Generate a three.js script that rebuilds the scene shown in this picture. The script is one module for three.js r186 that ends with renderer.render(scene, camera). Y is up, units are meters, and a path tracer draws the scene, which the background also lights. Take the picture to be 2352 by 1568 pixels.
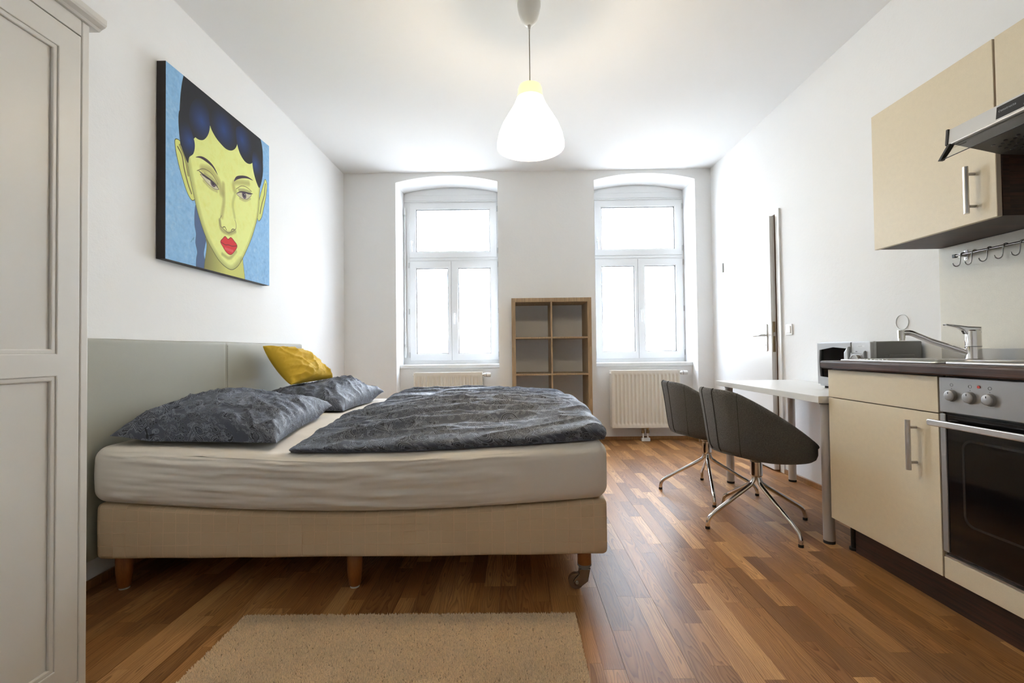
import * as THREE from 'three';
import { RoundedBoxGeometry } from 'three/addons/geometries/RoundedBoxGeometry.js';
import { mergeGeometries } from 'three/addons/utils/BufferGeometryUtils.js';
import { ImprovedNoise } from 'three/addons/math/ImprovedNoise.js';

// ---------------------------------------------------------------- camera, sky, sun, exposure
const scene = new THREE.Scene();
const FOCAL = 1055;                                     // focal length in pixels of the 2352 x 1568 frame
const camera = new THREE.PerspectiveCamera(2 * Math.atan(784 / FOCAL) * 180 / Math.PI, 2352 / 1568, 0.05, 200);
camera.position.set(0, 0.975, 0);
camera.rotation.order = 'YXZ';
camera.rotation.set(1.06107 * Math.PI / 180, 0.40961 * Math.PI / 180, -0.65701 * Math.PI / 180);
scene.add(camera);

const renderer = new THREE.WebGLRenderer({ antialias: true });
renderer.toneMapping = THREE.LinearToneMapping;
renderer.toneMappingExposure = 2.08;
renderer.shadowMap.enabled = true;

scene.background = new THREE.Color(0.87, 1.0, 1.20);    // bright hazy sky, the same in every direction
scene.backgroundIntensity = 11.0;

const sun = new THREE.DirectionalLight(new THREE.Color(1.0, 0.97, 0.91), 15);
sun.name = 'sun'; sun.position.set(9, 26, 17); sun.target.position.set(0, 0, -14);
sun.castShadow = true; sun.shadow.mapSize.set(2048, 2048);
Object.assign(sun.shadow.camera, { left: -40, right: 40, top: 40, bottom: -40, near: 1, far: 120 });
scene.add(sun, sun.target);

// ---------------------------------------------------------------- helpers
const PI = Math.PI, V = (x, y, z) => new THREE.Vector3(x, y, z);
let seed = 12345;
const rnd = () => { seed |= 0; seed = seed + 0x6D2B79F5 | 0; let t = Math.imul(seed ^ seed >>> 15, 1 | seed); t = t + Math.imul(t ^ t >>> 7, 61 | t) ^ t; return ((t ^ t >>> 14) >>> 0) / 4294967296; };
const rr = (a, b) => a + (b - a) * rnd();
const clamp = (x, a, b) => Math.min(b, Math.max(a, x)), lerp = (a, b, t) => a + (b - a) * t;
const sst = (a, b, x) => { const t = clamp((x - a) / (b - a), 0, 1); return t * t * (3 - 2 * t); };
const PN = new ImprovedNoise(), noise = (x, y = 0, z = 0) => PN.noise(x + 100.3, y + 57.7, z + 31.1);
const fbm = (x, y, z = 0, o = 4) => { let s = 0, a = 0.5, f = 1; for (let i = 0; i < o; i++) { s += a * noise(x * f, y * f, z * f + i * 7.3); a *= 0.5; f *= 2.03; } return s; };

function flat(g) {                                       // not indexed, with position, normal and uv only
  let o = g.index ? g.toNonIndexed() : g;
  for (const k of Object.keys(o.attributes)) if (!['position', 'normal', 'uv'].includes(k)) o.deleteAttribute(k);
  if (!o.attributes.normal) o.computeVertexNormals();
  if (!o.attributes.uv) o.setAttribute('uv', new THREE.BufferAttribute(new Float32Array(o.attributes.position.count * 2), 2));
  return o;
}
function metres(g) {                                     // uv in metres, by the way each triangle faces
  const o = flat(g), p = o.attributes.position, uv = o.attributes.uv, a = V(), b = V(), c = V(), n = V();
  for (let i = 0; i < p.count; i += 3) {
    a.fromBufferAttribute(p, i); b.fromBufferAttribute(p, i + 1); c.fromBufferAttribute(p, i + 2);
    n.copy(b).sub(a).cross(c.clone().sub(a));
    const x = Math.abs(n.x), y = Math.abs(n.y), z = Math.abs(n.z);
    [a, b, c].forEach((q, k) => uv.setXY(i + k, ...(x >= y && x >= z ? [q.z, q.y] : y >= z ? [q.x, q.z] : [q.x, q.y])));
  }
  return o;
}
const join = (...gs) => mergeGeometries(gs.flat().map(metres));
function smooth(g) {                                     // smooth normals over equal positions, seams in uv kept
  const p = g.attributes.position, map = new Map(), n = new Float32Array(p.count * 3), a = V(), b = V(), c = V();
  const key = (i) => `${Math.round(p.getX(i) * 2e4)},${Math.round(p.getY(i) * 2e4)},${Math.round(p.getZ(i) * 2e4)}`;
  const ix = g.index ? g.index.array : null, count = ix ? ix.length : p.count, at = (i) => (ix ? ix[i] : i);
  for (let i = 0; i < count; i += 3) {
    a.fromBufferAttribute(p, at(i)); b.fromBufferAttribute(p, at(i + 1)); c.fromBufferAttribute(p, at(i + 2));
    const m = b.sub(a).cross(c.sub(a));
    for (let k = 0; k < 3; k++) { const h = key(at(i + k)); let e = map.get(h); if (!e) map.set(h, e = [0, 0, 0]); e[0] += m.x; e[1] += m.y; e[2] += m.z; }
  }
  for (let i = 0; i < p.count; i++) { const e = map.get(key(i)) || [0, 1, 0], l = Math.hypot(...e) || 1; n[i * 3] = e[0] / l; n[i * 3 + 1] = e[1] / l; n[i * 3 + 2] = e[2] / l; }
  g.setAttribute('normal', new THREE.BufferAttribute(n, 3));
  return g;
}
function bx(x0, x1, y0, y1, z0, z1, r = 0, seg = 2) {
  const w = Math.abs(x1 - x0), h = Math.abs(y1 - y0), d = Math.abs(z1 - z0);
  const g = r > 0 ? new RoundedBoxGeometry(w, h, d, seg, Math.min(r, w / 2.01, h / 2.01, d / 2.01)) : new THREE.BoxGeometry(w, h, d);
  return metres(g.translate((x0 + x1) / 2, (y0 + y1) / 2, (z0 + z1) / 2));
}
function cyl(p, q, r, r2 = r, n = 24, open = false) {
  const a = V(...p), b = V(...q), d = b.clone().sub(a), g = new THREE.CylinderGeometry(r2, r, d.length(), n, 1, open);
  g.applyQuaternion(new THREE.Quaternion().setFromUnitVectors(V(0, 1, 0), d.clone().normalize()));
  return flat(g.translate(...a.add(b).multiplyScalar(0.5).toArray()));
}
function tube(pts, r, seg = 40, n = 12, tension = 0.5) {
  const c = new THREE.CatmullRomCurve3(pts.map((p) => V(...p)), false, 'catmullrom', tension);
  const g = flat(new THREE.TubeGeometry(c, seg, r, n, false));
  return g;
}
function lathe(profile, at, n = 48) { return flat(new THREE.LatheGeometry(profile.map(([r, y]) => new THREE.Vector2(r, y)), n).translate(...at)); }
function rect(s0, s1, y0, y1, holes = [], r = 0) {
  const path = (p, a, b, c, d, q) => {
    if (!q) { p.moveTo(a, c); p.lineTo(b, c); p.lineTo(b, d); p.lineTo(a, d); p.closePath(); return p; }
    p.moveTo(a + q, c); p.lineTo(b - q, c); p.absarc(b - q, c + q, q, -PI / 2, 0); p.lineTo(b, d - q); p.absarc(b - q, d - q, q, 0, PI / 2);
    p.lineTo(a + q, d); p.absarc(a + q, d - q, q, PI / 2, PI); p.lineTo(a, c + q); p.absarc(a + q, c + q, q, PI, 1.5 * PI); return p;
  };
  const s = path(new THREE.Shape(), s0, s1, y0, y1, r);
  for (const [a, b, c, d, q] of holes) s.holes.push(path(new THREE.Path(), a, b, c, d, q || 0));
  return s;
}
function poly(pts, holes = []) {
  const s = new THREE.Shape(pts.map(([a, b]) => new THREE.Vector2(a, b)));
  for (const h of holes) s.holes.push(new THREE.Path(h.map(([a, b]) => new THREE.Vector2(a, b))));
  return s;
}
function extZ(shape, z0, z1, bevel = 0, cs = 12) {      // shape in x, y
  const d = z1 - z0, g = new THREE.ExtrudeGeometry(shape, { depth: d - 2 * bevel, bevelEnabled: bevel > 0, bevelThickness: bevel, bevelSize: bevel, bevelOffset: -bevel, bevelSegments: 2, curveSegments: cs });
  return metres(g.translate(0, 0, z0 + bevel));
}
function extX(shape, x0, x1, bevel = 0, cs = 12) {      // shape in -z, y
  const d = x1 - x0, g = new THREE.ExtrudeGeometry(shape, { depth: d - 2 * bevel, bevelEnabled: bevel > 0, bevelThickness: bevel, bevelSize: bevel, bevelOffset: -bevel, bevelSegments: 2, curveSegments: cs });
  return metres(g.translate(0, 0, bevel).rotateY(PI / 2).translate(x0, 0, 0));
}
function extY(shape, y0, y1, bevel = 0, cs = 12) {      // shape in x, -z
  const d = y1 - y0, g = new THREE.ExtrudeGeometry(shape, { depth: d - 2 * bevel, bevelEnabled: bevel > 0, bevelThickness: bevel, bevelSize: bevel, bevelOffset: -bevel, bevelSegments: 2, curveSegments: cs });
  return metres(g.translate(0, 0, bevel).rotateX(-PI / 2).translate(0, y0, 0));
}
const used = new Map();
function numbered(name) { const n = used.get(name) ?? 0; used.set(name, n + 1); return n ? `${name}_${String(n).padStart(3, '0')}` : name; }
function shade(m) { m.castShadow = m.receiveShadow = true; return m; }
function thing(name, label, category, at = [0, 0, 0], group) {     // a Group at the thing's base
  const o = new THREE.Group(); o.name = numbered(name); o.position.set(...at); o.userData = { label, category };
  if (group) o.userData.group = group;
  scene.add(o); return o;
}
function setting(name, at = [0, 0, 0]) { const o = new THREE.Group(); o.name = name; o.position.set(...at); o.userData = { kind: 'structure' }; scene.add(o); return o; }
function part(name, geo, mat, parent, label) {                     // geo in world axes; moved to the thing's base
  let root = parent; while (root.parent && root.parent !== scene) root = root.parent;
  const m = shade(new THREE.Mesh(geo.translate(-root.position.x, -root.position.y, -root.position.z), mat));
  m.name = name; if (label) m.userData.label = label; parent.add(m); return m;
}
function one(name, geo, mat, label, category, at = [0, 0, 0], group) { // a thing that is one mesh
  const m = shade(new THREE.Mesh(geo.translate(-at[0], -at[1], -at[2]), mat));
  m.name = numbered(name); m.position.set(...at); m.userData = { label, category }; if (group) m.userData.group = group;
  scene.add(m); return m;
}
function built(name, geo, mat) { const m = shade(new THREE.Mesh(geo, mat)); m.name = name; m.userData = { kind: 'structure' }; scene.add(m); return m; }

// ---------------------------------------------------------------- textures
function dataTex(w, h, f, srgb = false) {
  const a = new Uint8Array(w * h * 4);
  for (let y = 0; y < h; y++) for (let x = 0; x < w; x++) { const c = f(x / w, y / h), i = (y * w + x) * 4; if (c.length) { a[i] = clamp(c[0], 0, 255); a[i + 1] = clamp(c[1], 0, 255); a[i + 2] = clamp(c[2], 0, 255); } else a[i] = a[i + 1] = a[i + 2] = clamp(c, 0, 255); a[i + 3] = 255; }
  const t = new THREE.DataTexture(a, w, h); t.wrapS = t.wrapT = THREE.RepeatWrapping; t.magFilter = THREE.LinearFilter; t.minFilter = THREE.LinearMipmapLinearFilter; t.generateMipmaps = true;
  if (srgb) t.colorSpace = THREE.SRGBColorSpace; t.needsUpdate = true; return t;
}
function paint(w, h, draw, srgb = true) {
  const c = document.createElement('canvas'); c.width = w; c.height = h; draw(c.getContext('2d'), w, h);
  const t = new THREE.CanvasTexture(c); t.wrapS = t.wrapT = THREE.RepeatWrapping; if (srgb) t.colorSpace = THREE.SRGBColorSpace; return t;
}
const per = (x, m) => ((x % m) + m) % m;
const tileNoise = (u, v, f, z = 0) => {                  // noise that repeats over 0..1
  const a = u * f, b = v * f, s = (x, y) => noise(x, y, z);
  return lerp(lerp(s(a, b), s(a - f, b), u), lerp(s(a, b - f), s(a - f, b - f), u), v);
};
const rep = (t, m) => { const c = t.clone(); c.repeat.set(1 / m, 1 / m); c.needsUpdate = true; return c; };   // m metres a tile
const plasterT = dataTex(256, 256, (u, v) => 128 + 60 * tileNoise(u, v, 8, 1) + 50 * tileNoise(u, v, 24, 2) + 50 * tileNoise(u, v, 64, 3));
const weaveT = dataTex(256, 256, (u, v) => 128 + 55 * Math.sin(u * 2 * PI * 32) * Math.sin(v * 2 * PI * 32) + 90 * tileNoise(u, v, 60, 4) + 40 * tileNoise(u, v, 12, 5));
const heatherT = dataTex(256, 256, (u, v) => { const n = 212 + 100 * tileNoise(u, v, 100, 6) + 50 * tileNoise(u, v, 40, 7); return [n, n, n]; }, true);
const leatherT = dataTex(256, 256, (u, v) => 128 + 70 * tileNoise(u, v, 40, 8) + 60 * tileNoise(u, v, 90, 9));
const clothT = dataTex(256, 256, (u, v) => 128 + 40 * Math.sin(u * 2 * PI * 64) + 40 * Math.sin(v * 2 * PI * 64) + 40 * tileNoise(u, v, 50, 10));
const brushedT = dataTex(256, 256, (u, v) => 128 + 100 * tileNoise(u * 1, v, 100, 11) * 0.6 + 60 * noise(u * 3, v * 200, 3));
const speckT = dataTex(256, 256, (u, v) => { const n = 240 + 10 * tileNoise(u, v, 110, 12) + 4 * tileNoise(u, v, 16, 13); return [n, n, n]; }, true);

const oakT = dataTex(1024, 2048, (u, v) => {              // ten lanes across (0.65 m) and 1 m along, each lane cut from another log
  const lane = Math.floor(u * 10), t = u * 10 - lane - 0.5, s = v, o = lane * 13.7, kind = lane % 3;
  const c = kind === 0 ? 0.06 + 0.5 * Math.abs(noise(s * 1.7 + o, o)) : kind === 1 ? 0.9 + 0.2 * noise(s * 1.1, o) : 0.35 + 0.45 * noise(s * 2.1 + o, 3);
  const t0 = kind === 1 ? 1.1 : 0.25 * noise(o, 2.2) + 0.1 * noise(s * 2.3, o);
  const wob = 0.10 * noise(t * 2.0, s * 5, o) + 0.04 * noise(t * 6, s * 14, o);
  const d = Math.hypot((t - t0) * (kind === 1 ? 1.0 : 0.8), c) + wob, k = per(d * (kind === 1 ? 17 : 12), 1);
  const ring = Math.pow(k, 2.2) * (1 - sst(0.9, 1, k));
  const pores = Math.max(0, noise(t * 60 + o, s * 16, 1.5)) * 0.7 + Math.max(0, noise(t * 120, s * 34, o)) * 0.5;
  const big = 0.10 * noise(t * 1.2 + o, s * 1.9) + 0.05 * noise(t * 5, s * 4, o);
  const q = 1 + big - 0.26 * ring - 0.16 * pores;
  return [226 * q, 200 * Math.pow(Math.max(q, 0.05), 1.22), 165 * Math.pow(Math.max(q, 0.05), 1.45)];
}, true);
const darkWoodT = dataTex(512, 512, (u, v) => { const n = 0.8 + 0.35 * noise(u * 3, v * 60, 2) + 0.25 * noise(u * 8, v * 150, 5) + 0.2 * noise(u * 2, v * 6, 9); return [92 * n + 18, 66 * n + 14, 52 * n + 12]; }, true);
const shelfWoodT = dataTex(512, 512, (u, v) => { const n = 0.92 + 0.14 * noise(u * 70, v * 3, 2) + 0.1 * noise(u * 160, v * 6, 5); return [184 * n, 157 * n, 122 * n]; }, true);

// dark blue bed linen printed with grey paisleys and scrolls
const linenT = paint(1024, 1024, (g, W) => {
  g.fillStyle = '#454c5c'; g.fillRect(0, 0, W, W);
  for (let i = 0; i < 9000; i++) { g.fillStyle = `rgba(${rnd() < 0.5 ? '150,155,165' : '30,34,46'},${rr(0.1, 0.45)})`; g.fillRect(rnd() * W, rnd() * W, rr(1, 3), rr(1, 3)); }
  const put = (x, y, a, s, f) => { for (const dx of [-W, 0, W]) for (const dy of [-W, 0, W]) { if (Math.abs(x + dx - W / 2) > W / 2 + s * 2 || Math.abs(y + dy - W / 2) > W / 2 + s * 2) continue; g.save(); g.translate(x + dx, y + dy); g.rotate(a); g.scale(s, s); f(); g.restore(); } };
  const drop = (k) => { g.beginPath(); g.moveTo(0.55 * k, -1.05 * k); g.bezierCurveTo(0.15 * k, -0.9 * k, -0.75 * k, -0.45 * k, -0.62 * k, 0.3 * k); g.bezierCurveTo(-0.5 * k, 0.95 * k, 0.5 * k, 0.95 * k, 0.62 * k, 0.25 * k); g.bezierCurveTo(0.7 * k, -0.3 * k, 0.1 * k, -0.55 * k, 0.55 * k, -1.05 * k); g.closePath(); };
  const LIGHT = 'rgba(146,152,164,0.8)', DARK = '#212736', MID = '#3b4252';
  const paisley = () => { g.lineWidth = 0.07; drop(1.25); g.fillStyle = DARK; g.fill(); g.strokeStyle = LIGHT; g.lineWidth = 0.05; g.stroke(); drop(1.05); g.fillStyle = MID; g.fill(); g.stroke(); drop(0.8); g.fillStyle = DARK; g.fill(); g.stroke(); drop(0.5); g.fillStyle = MID; g.fill(); g.stroke(); for (let i = 0; i < 16; i++) { const t = i / 16 * 2 * PI; g.beginPath(); g.arc(0.66 * Math.cos(t) * 0.9, 0.1 + 0.62 * Math.sin(t), 0.055, 0, 7); g.fillStyle = LIGHT; g.fill(); } };
  const flower = () => { for (let ring = 3; ring > 0; ring--) { g.beginPath(); for (let i = 0; i <= 72; i++) { const t = i / 72 * 2 * PI, r = ring * 0.3 * (1 + 0.16 * Math.cos(t * 8)); g.lineTo(r * Math.cos(t), r * Math.sin(t)); } g.closePath(); g.fillStyle = ring % 2 ? DARK : MID; g.fill(); g.strokeStyle = LIGHT; g.lineWidth = 0.055; g.stroke(); } };
  const arch = () => { for (let k = 1.2; k > 0.3; k -= 0.24) { g.beginPath(); g.moveTo(-1.2 * k, 0.7 * k); g.quadraticCurveTo(-0.75 * k, 0.5 * k, -0.75 * k, 0); g.quadraticCurveTo(-0.7 * k, -0.7 * k, 0, -0.8 * k); g.quadraticCurveTo(0.7 * k, -0.7 * k, 0.75 * k, 0); g.quadraticCurveTo(0.75 * k, 0.5 * k, 1.2 * k, 0.7 * k); g.closePath(); g.fillStyle = Math.round(k * 10) % 4 < 2 ? DARK : MID; g.fill(); g.strokeStyle = LIGHT; g.lineWidth = 0.05; g.stroke(); } };
  const scroll = () => { g.strokeStyle = LIGHT; for (let k = 0; k < 3; k++) { g.lineWidth = 0.06; g.beginPath(); for (let i = 0; i <= 60; i++) { const t = i / 60 * 3.6 * PI, r = 0.12 + k * 0.1 + 0.07 * t; g.lineTo(r * Math.cos(t), r * Math.sin(t)); } g.stroke(); } };
  for (let i = 0; i < 260; i++) put(rnd() * W, rnd() * W, rnd() * 7, rr(16, 34), scroll);
  for (let i = 0; i < 14; i++) put(rnd() * W, rnd() * W, rnd() * 7, rr(60, 92), arch);
  for (let i = 0; i < 24; i++) put(rnd() * W, rnd() * W, rnd() * 7, rr(50, 82), paisley);
  for (let i = 0; i < 70; i++) put(rnd() * W, rnd() * W, rnd() * 7, rr(20, 46), flower);
  for (let i = 0; i < 90; i++) put(rnd() * W, rnd() * W, rnd() * 7, rr(14, 30), paisley);
  for (let i = 0; i < 90; i++) put(rnd() * W, rnd() * W, rnd() * 7, rr(12, 22), scroll);
  for (let i = 0; i < 50; i++) put(rnd() * W, rnd() * W, rnd() * 7, rr(8, 16), () => { g.beginPath(); g.ellipse(0, 0, 1.3, 0.6, 0, 0, 7); g.fillStyle = '#1a1f2c'; g.fill(); });
});
const quiltB = paint(512, 512, (g, W) => { g.fillStyle = '#b0b0b0'; g.fillRect(0, 0, W, W); for (let i = 0; i < 6000; i++) { g.fillStyle = rnd() < 0.5 ? 'rgba(255,255,255,0.12)' : 'rgba(0,0,0,0.12)'; g.fillRect(rnd() * W, rnd() * W, 2, 2); } g.strokeStyle = '#101010'; g.lineWidth = 16; g.strokeRect(0, 0, W, W); }, false);
const quiltC = paint(512, 512, (g, W) => { g.fillStyle = '#e2d8c6'; g.fillRect(0, 0, W, W); for (let i = 0; i < 9000; i++) { g.fillStyle = rnd() < 0.5 ? 'rgba(255,255,255,0.16)' : 'rgba(120,90,60,0.10)'; g.fillRect(rnd() * W, rnd() * W, 2, 2); } g.strokeStyle = 'rgba(255,246,232,0.75)'; g.lineWidth = 26; g.strokeRect(0, 0, W, W); g.strokeStyle = 'rgba(160,130,100,0.35)'; g.lineWidth = 6; g.strokeRect(0, 0, W, W); });

// ---------------------------------------------------------------- materials
const std = (color, roughness = 0.6, more = {}) => new THREE.MeshStandardMaterial({ color, roughness, ...more });
const phy = (color, roughness = 0.6, more = {}) => new THREE.MeshPhysicalMaterial({ color, roughness, ...more });
const lin = (r, g, b) => new THREE.Color().setRGB(r, g, b);
const M = {
  wall: std(lin(0.88, 0.882, 0.875), 0.9, { bumpMap: rep(plasterT, 0.5), bumpScale: 0.0012 }),
  ceiling: std(lin(0.87, 0.87, 0.86), 0.95),
  subfloor: std(lin(0.04, 0.025, 0.015), 0.9),
  base: std(lin(0.80, 0.58, 0.38), 0.45, { map: rep(shelfWoodT, 0.6) }),
  frame: phy(lin(0.76, 0.765, 0.76), 0.35),
  glass: phy(lin(1, 1, 1), 0.0, { transmission: 1, thickness: 0, ior: 1.45 }),
  gasket: std(lin(0.10, 0.10, 0.10), 0.7),
  hoodGrey: std(lin(0.10, 0.10, 0.098), 0.45, { metalness: 0.4 }),
  darkSteel: std(lin(0.30, 0.29, 0.28), 0.22, { metalness: 1 }),
  seal: std(lin(0.12, 0.12, 0.12), 0.7),
  hinge: std(lin(0.55, 0.55, 0.55), 0.35, { metalness: 0.7 }),
  doorWhite: phy(lin(0.80, 0.80, 0.785), 0.28, {}),
  jamb: std(lin(0.80, 0.48, 0.20), 0.5, { map: rep(shelfWoodT, 0.4) }),
  steel: std(lin(0.62, 0.61, 0.60), 0.32, { metalness: 1, roughnessMap: null }),
  satin: std(lin(0.50, 0.49, 0.48), 0.38, { metalness: 0.9 }),
  chrome: std(lin(0.78, 0.77, 0.76), 0.07, { metalness: 1 }),
  radiator: std(lin(0.86, 0.83, 0.755), 0.35),
  plastic: std(lin(0.80, 0.79, 0.76), 0.4),
  brass: std(lin(0.35, 0.27, 0.16), 0.35, { metalness: 0.9 }),
  shelf: std(lin(0.95, 0.95, 0.95), 0.5, { map: rep(shelfWoodT, 0.5) }),
  leather: std(lin(0.335, 0.33, 0.268), 0.5, { bumpMap: rep(leatherT, 0.06), bumpScale: 0.0008 }),
  stitch: std(lin(0.30, 0.295, 0.26), 0.8),
  sheet: std(lin(0.80, 0.745, 0.67), 0.85, { bumpMap: rep(clothT, 0.05), bumpScale: 0.0003 }),
  quilt: std(lin(0.95, 0.80, 0.62), 0.9, { map: rep(quiltC, 0.051), bumpMap: rep(quiltB, 0.051), bumpScale: 0.005 }),
  bedLeg: phy(lin(0.78, 0.40, 0.16), 0.35, { map: rep(shelfWoodT, 0.3) }),
  linen: std(lin(1, 1, 1), 0.55, { map: rep(linenT, 0.52), bumpMap: rep(clothT, 0.03), bumpScale: 0.0003 }),
  mustard: std(lin(0.72, 0.46, 0.03), 0.7, { bumpMap: rep(clothT, 0.04), bumpScale: 0.0004 }),
  rugBack: std(lin(0.42, 0.30, 0.18), 1),
  rugPile: std(lin(0.95, 0.76, 0.53), 1, { side: THREE.DoubleSide }),
  tweed: phy(lin(0.17, 0.164, 0.157), 0.95, { sheen: 0.5, sheenRoughness: 0.5, sheenColor: lin(0.30, 0.29, 0.28), map: rep(heatherT, 0.26), bumpMap: rep(weaveT, 0.16), bumpScale: 0.0018 }),
  tweedDark: std(lin(0.03, 0.028, 0.026), 1),
  rubber: std(lin(0.02, 0.02, 0.02), 0.7),
  tableTop: phy(lin(0.80, 0.785, 0.75), 0.32),
  tableLeg: std(lin(0.60, 0.56, 0.53), 0.38, { metalness: 0.2 }),
  cream: phy(lin(0.88, 0.77, 0.57), 0.42, { map: rep(speckT, 0.3) }),
  creamEdge: std(lin(0.60, 0.50, 0.38), 0.5),
  splash: std(lin(0.82, 0.785, 0.68), 0.4, { map: rep(speckT, 0.4) }),
  darkWood: phy(lin(0.52, 0.42, 0.39), 0.42, { map: rep(darkWoodT, 0.6) }),
  carcass: phy(lin(0.42, 0.36, 0.34), 0.5, { map: rep(darkWoodT, 0.6) }),
  black: std(lin(0.015, 0.015, 0.015), 0.45),
  blackGloss: phy(lin(0.005, 0.005, 0.006), 0.08, { specularIntensity: 0.7 }),
  silver: std(lin(0.35, 0.35, 0.35), 0.42, { metalness: 0.55 }),
  silverPale: std(lin(0.52, 0.53, 0.54), 0.38, { metalness: 0.35 }),
  greyPaint: std(lin(0.25, 0.25, 0.245), 0.5, { metalness: 0.3 }),
  wardrobe: phy(lin(0.76, 0.745, 0.70), 0.38),
  upstand: std(lin(0.46, 0.455, 0.43), 0.5),
  red: std(lin(0.55, 0.04, 0.02), 0.4),
  ink: std(lin(0.05, 0.05, 0.05), 0.7),
};
// ---------------------------------------------------------------- the room
const XL = -1.795, XR = 2.07, ZB = -4.805, ZF = 1.3, H = 2.855, ZN = ZB - 0.15, ZW = ZB - 0.34, ZO = ZB - 0.52;
const NICHES = [[-1.245, -0.17], [0.845, 1.902]], SPRING = 2.752, APEX = 2.818, SILL = 0.785;

{ // floor: oak strips laid three to a plank, on a dark underlay
  const floor = built('floor', bx(XL - 0.2, XR + 0.25, -0.2, -0.012, ZO, ZF + 0.2), M.subfloor);
  const tones = [[1.25, 1.12, 0.95], [0.92, 0.76, 0.60], [0.72, 0.57, 0.43], [0.56, 0.42, 0.31], [0.84, 0.66, 0.47], [0.52, 0.385, 0.275], [1.06, 0.92, 0.76], [0.66, 0.48, 0.33]];
  const weights = [2, 4, 5, 4, 5, 3, 3, 5], bag = weights.flatMap((w, i) => Array(w).fill(i));
  const mats = tones.map((c) => phy(lin(c[0] * 0.72, c[1] * 0.585, c[2] * 0.42), 0.40, { map: oakT, bumpMap: oakT, bumpScale: 0.0002, specularIntensity: 0.6 }));
  const strips = [], WS = 0.066, x0 = XL - 0.06;
  let k = 0;
  for (let x = x0; x < XR + 0.0; x += WS, k++) {
    let z = ZN + 0.005 - rr(0, 0.35);
    while (z < ZF) { const len = rr(0.2, 0.62); const a = Math.max(z, ZN + 0.001), b = Math.min(z + len, ZF); if (b - a > 0.02) strips.push([Math.max(x, XL), Math.min(x + WS, XR), a, b, k % 3 === 0]); z += len; }
  }
  const seen = (s) => {                                   // how large a strip shows from where the photographer stood
    const cx = (s[0] + s[1]) / 2, cz = (s[2] + s[3]) / 2;
    if (cz > -1.0 || Math.abs(cx / cz) > 1.16 || Math.abs(0.975 / cz) > 0.80) return 0;
    if (cx < 0.33 && cz < -2.35) return 0;                                            // under the bed
    if (cx > -1.0 && cx < 0.2 && cz > -1.69) return 0;                                // under the rug
    if (cx > 1.62 && cz > -2.2) return 0;
    return (s[1] - s[0]) * (s[3] - s[2]) / (cz * cz * -cz);
  };
  const geo = ([a, b, c, d, edge]) => {
    const g = new THREE.BoxGeometry(b - a - (edge ? 0.0011 : 0.0003), 0.012, d - c - 0.0004), uv = g.attributes.uv, p = g.attributes.position, lane = Math.floor(rnd() * 10), s0 = rnd() * 0.4, flip = rnd() < 0.5 ? -1 : 1;
    for (let i = 0; i < uv.count; i++) uv.setXY(i, (lane + 0.5 + flip * p.getX(i) / WS * 0.94) / 10, s0 + (p.getZ(i) + (d - c) / 2));
    return g.translate((a + b) / 2 + (edge ? 0.0004 : 0), -0.006, (c + d) / 2);
  };
  const rest = new Map(mats.map((m) => [m, []]));
  strips.map((s) => [seen(s), s]).sort((p, q) => q[0] - p[0]).forEach(([, s], i) => {
    const m = mats[bag[Math.floor(rnd() * bag.length)]], g = geo(s);
    if (i < 300) part('floor_strip', g, m, floor);
    else rest.get(m).push(g);
  });
  part('floor_strips', mergeGeometries(mats.map((m) => mergeGeometries(rest.get(m))), true), mats, floor).userData.kind = 'stuff';   // the strips that show least
}
const archPts = (a, b, y0, spring = SPRING, apex = APEX, n = 24) => {                // outline of an opening with a flat segmental arch
  const w = b - a, s = apex - spring, R = (w * w / 4 + s * s) / (2 * s), cx = (a + b) / 2, cy = apex - R, t = Math.asin(w / 2 / R), pts = [[a, y0], [b, y0]];
  for (let i = 0; i <= n; i++) { const q = t - 2 * t * i / n; pts.push([cx + R * Math.sin(q), cy + R * Math.cos(q)]); }
  return pts;
};
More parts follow.
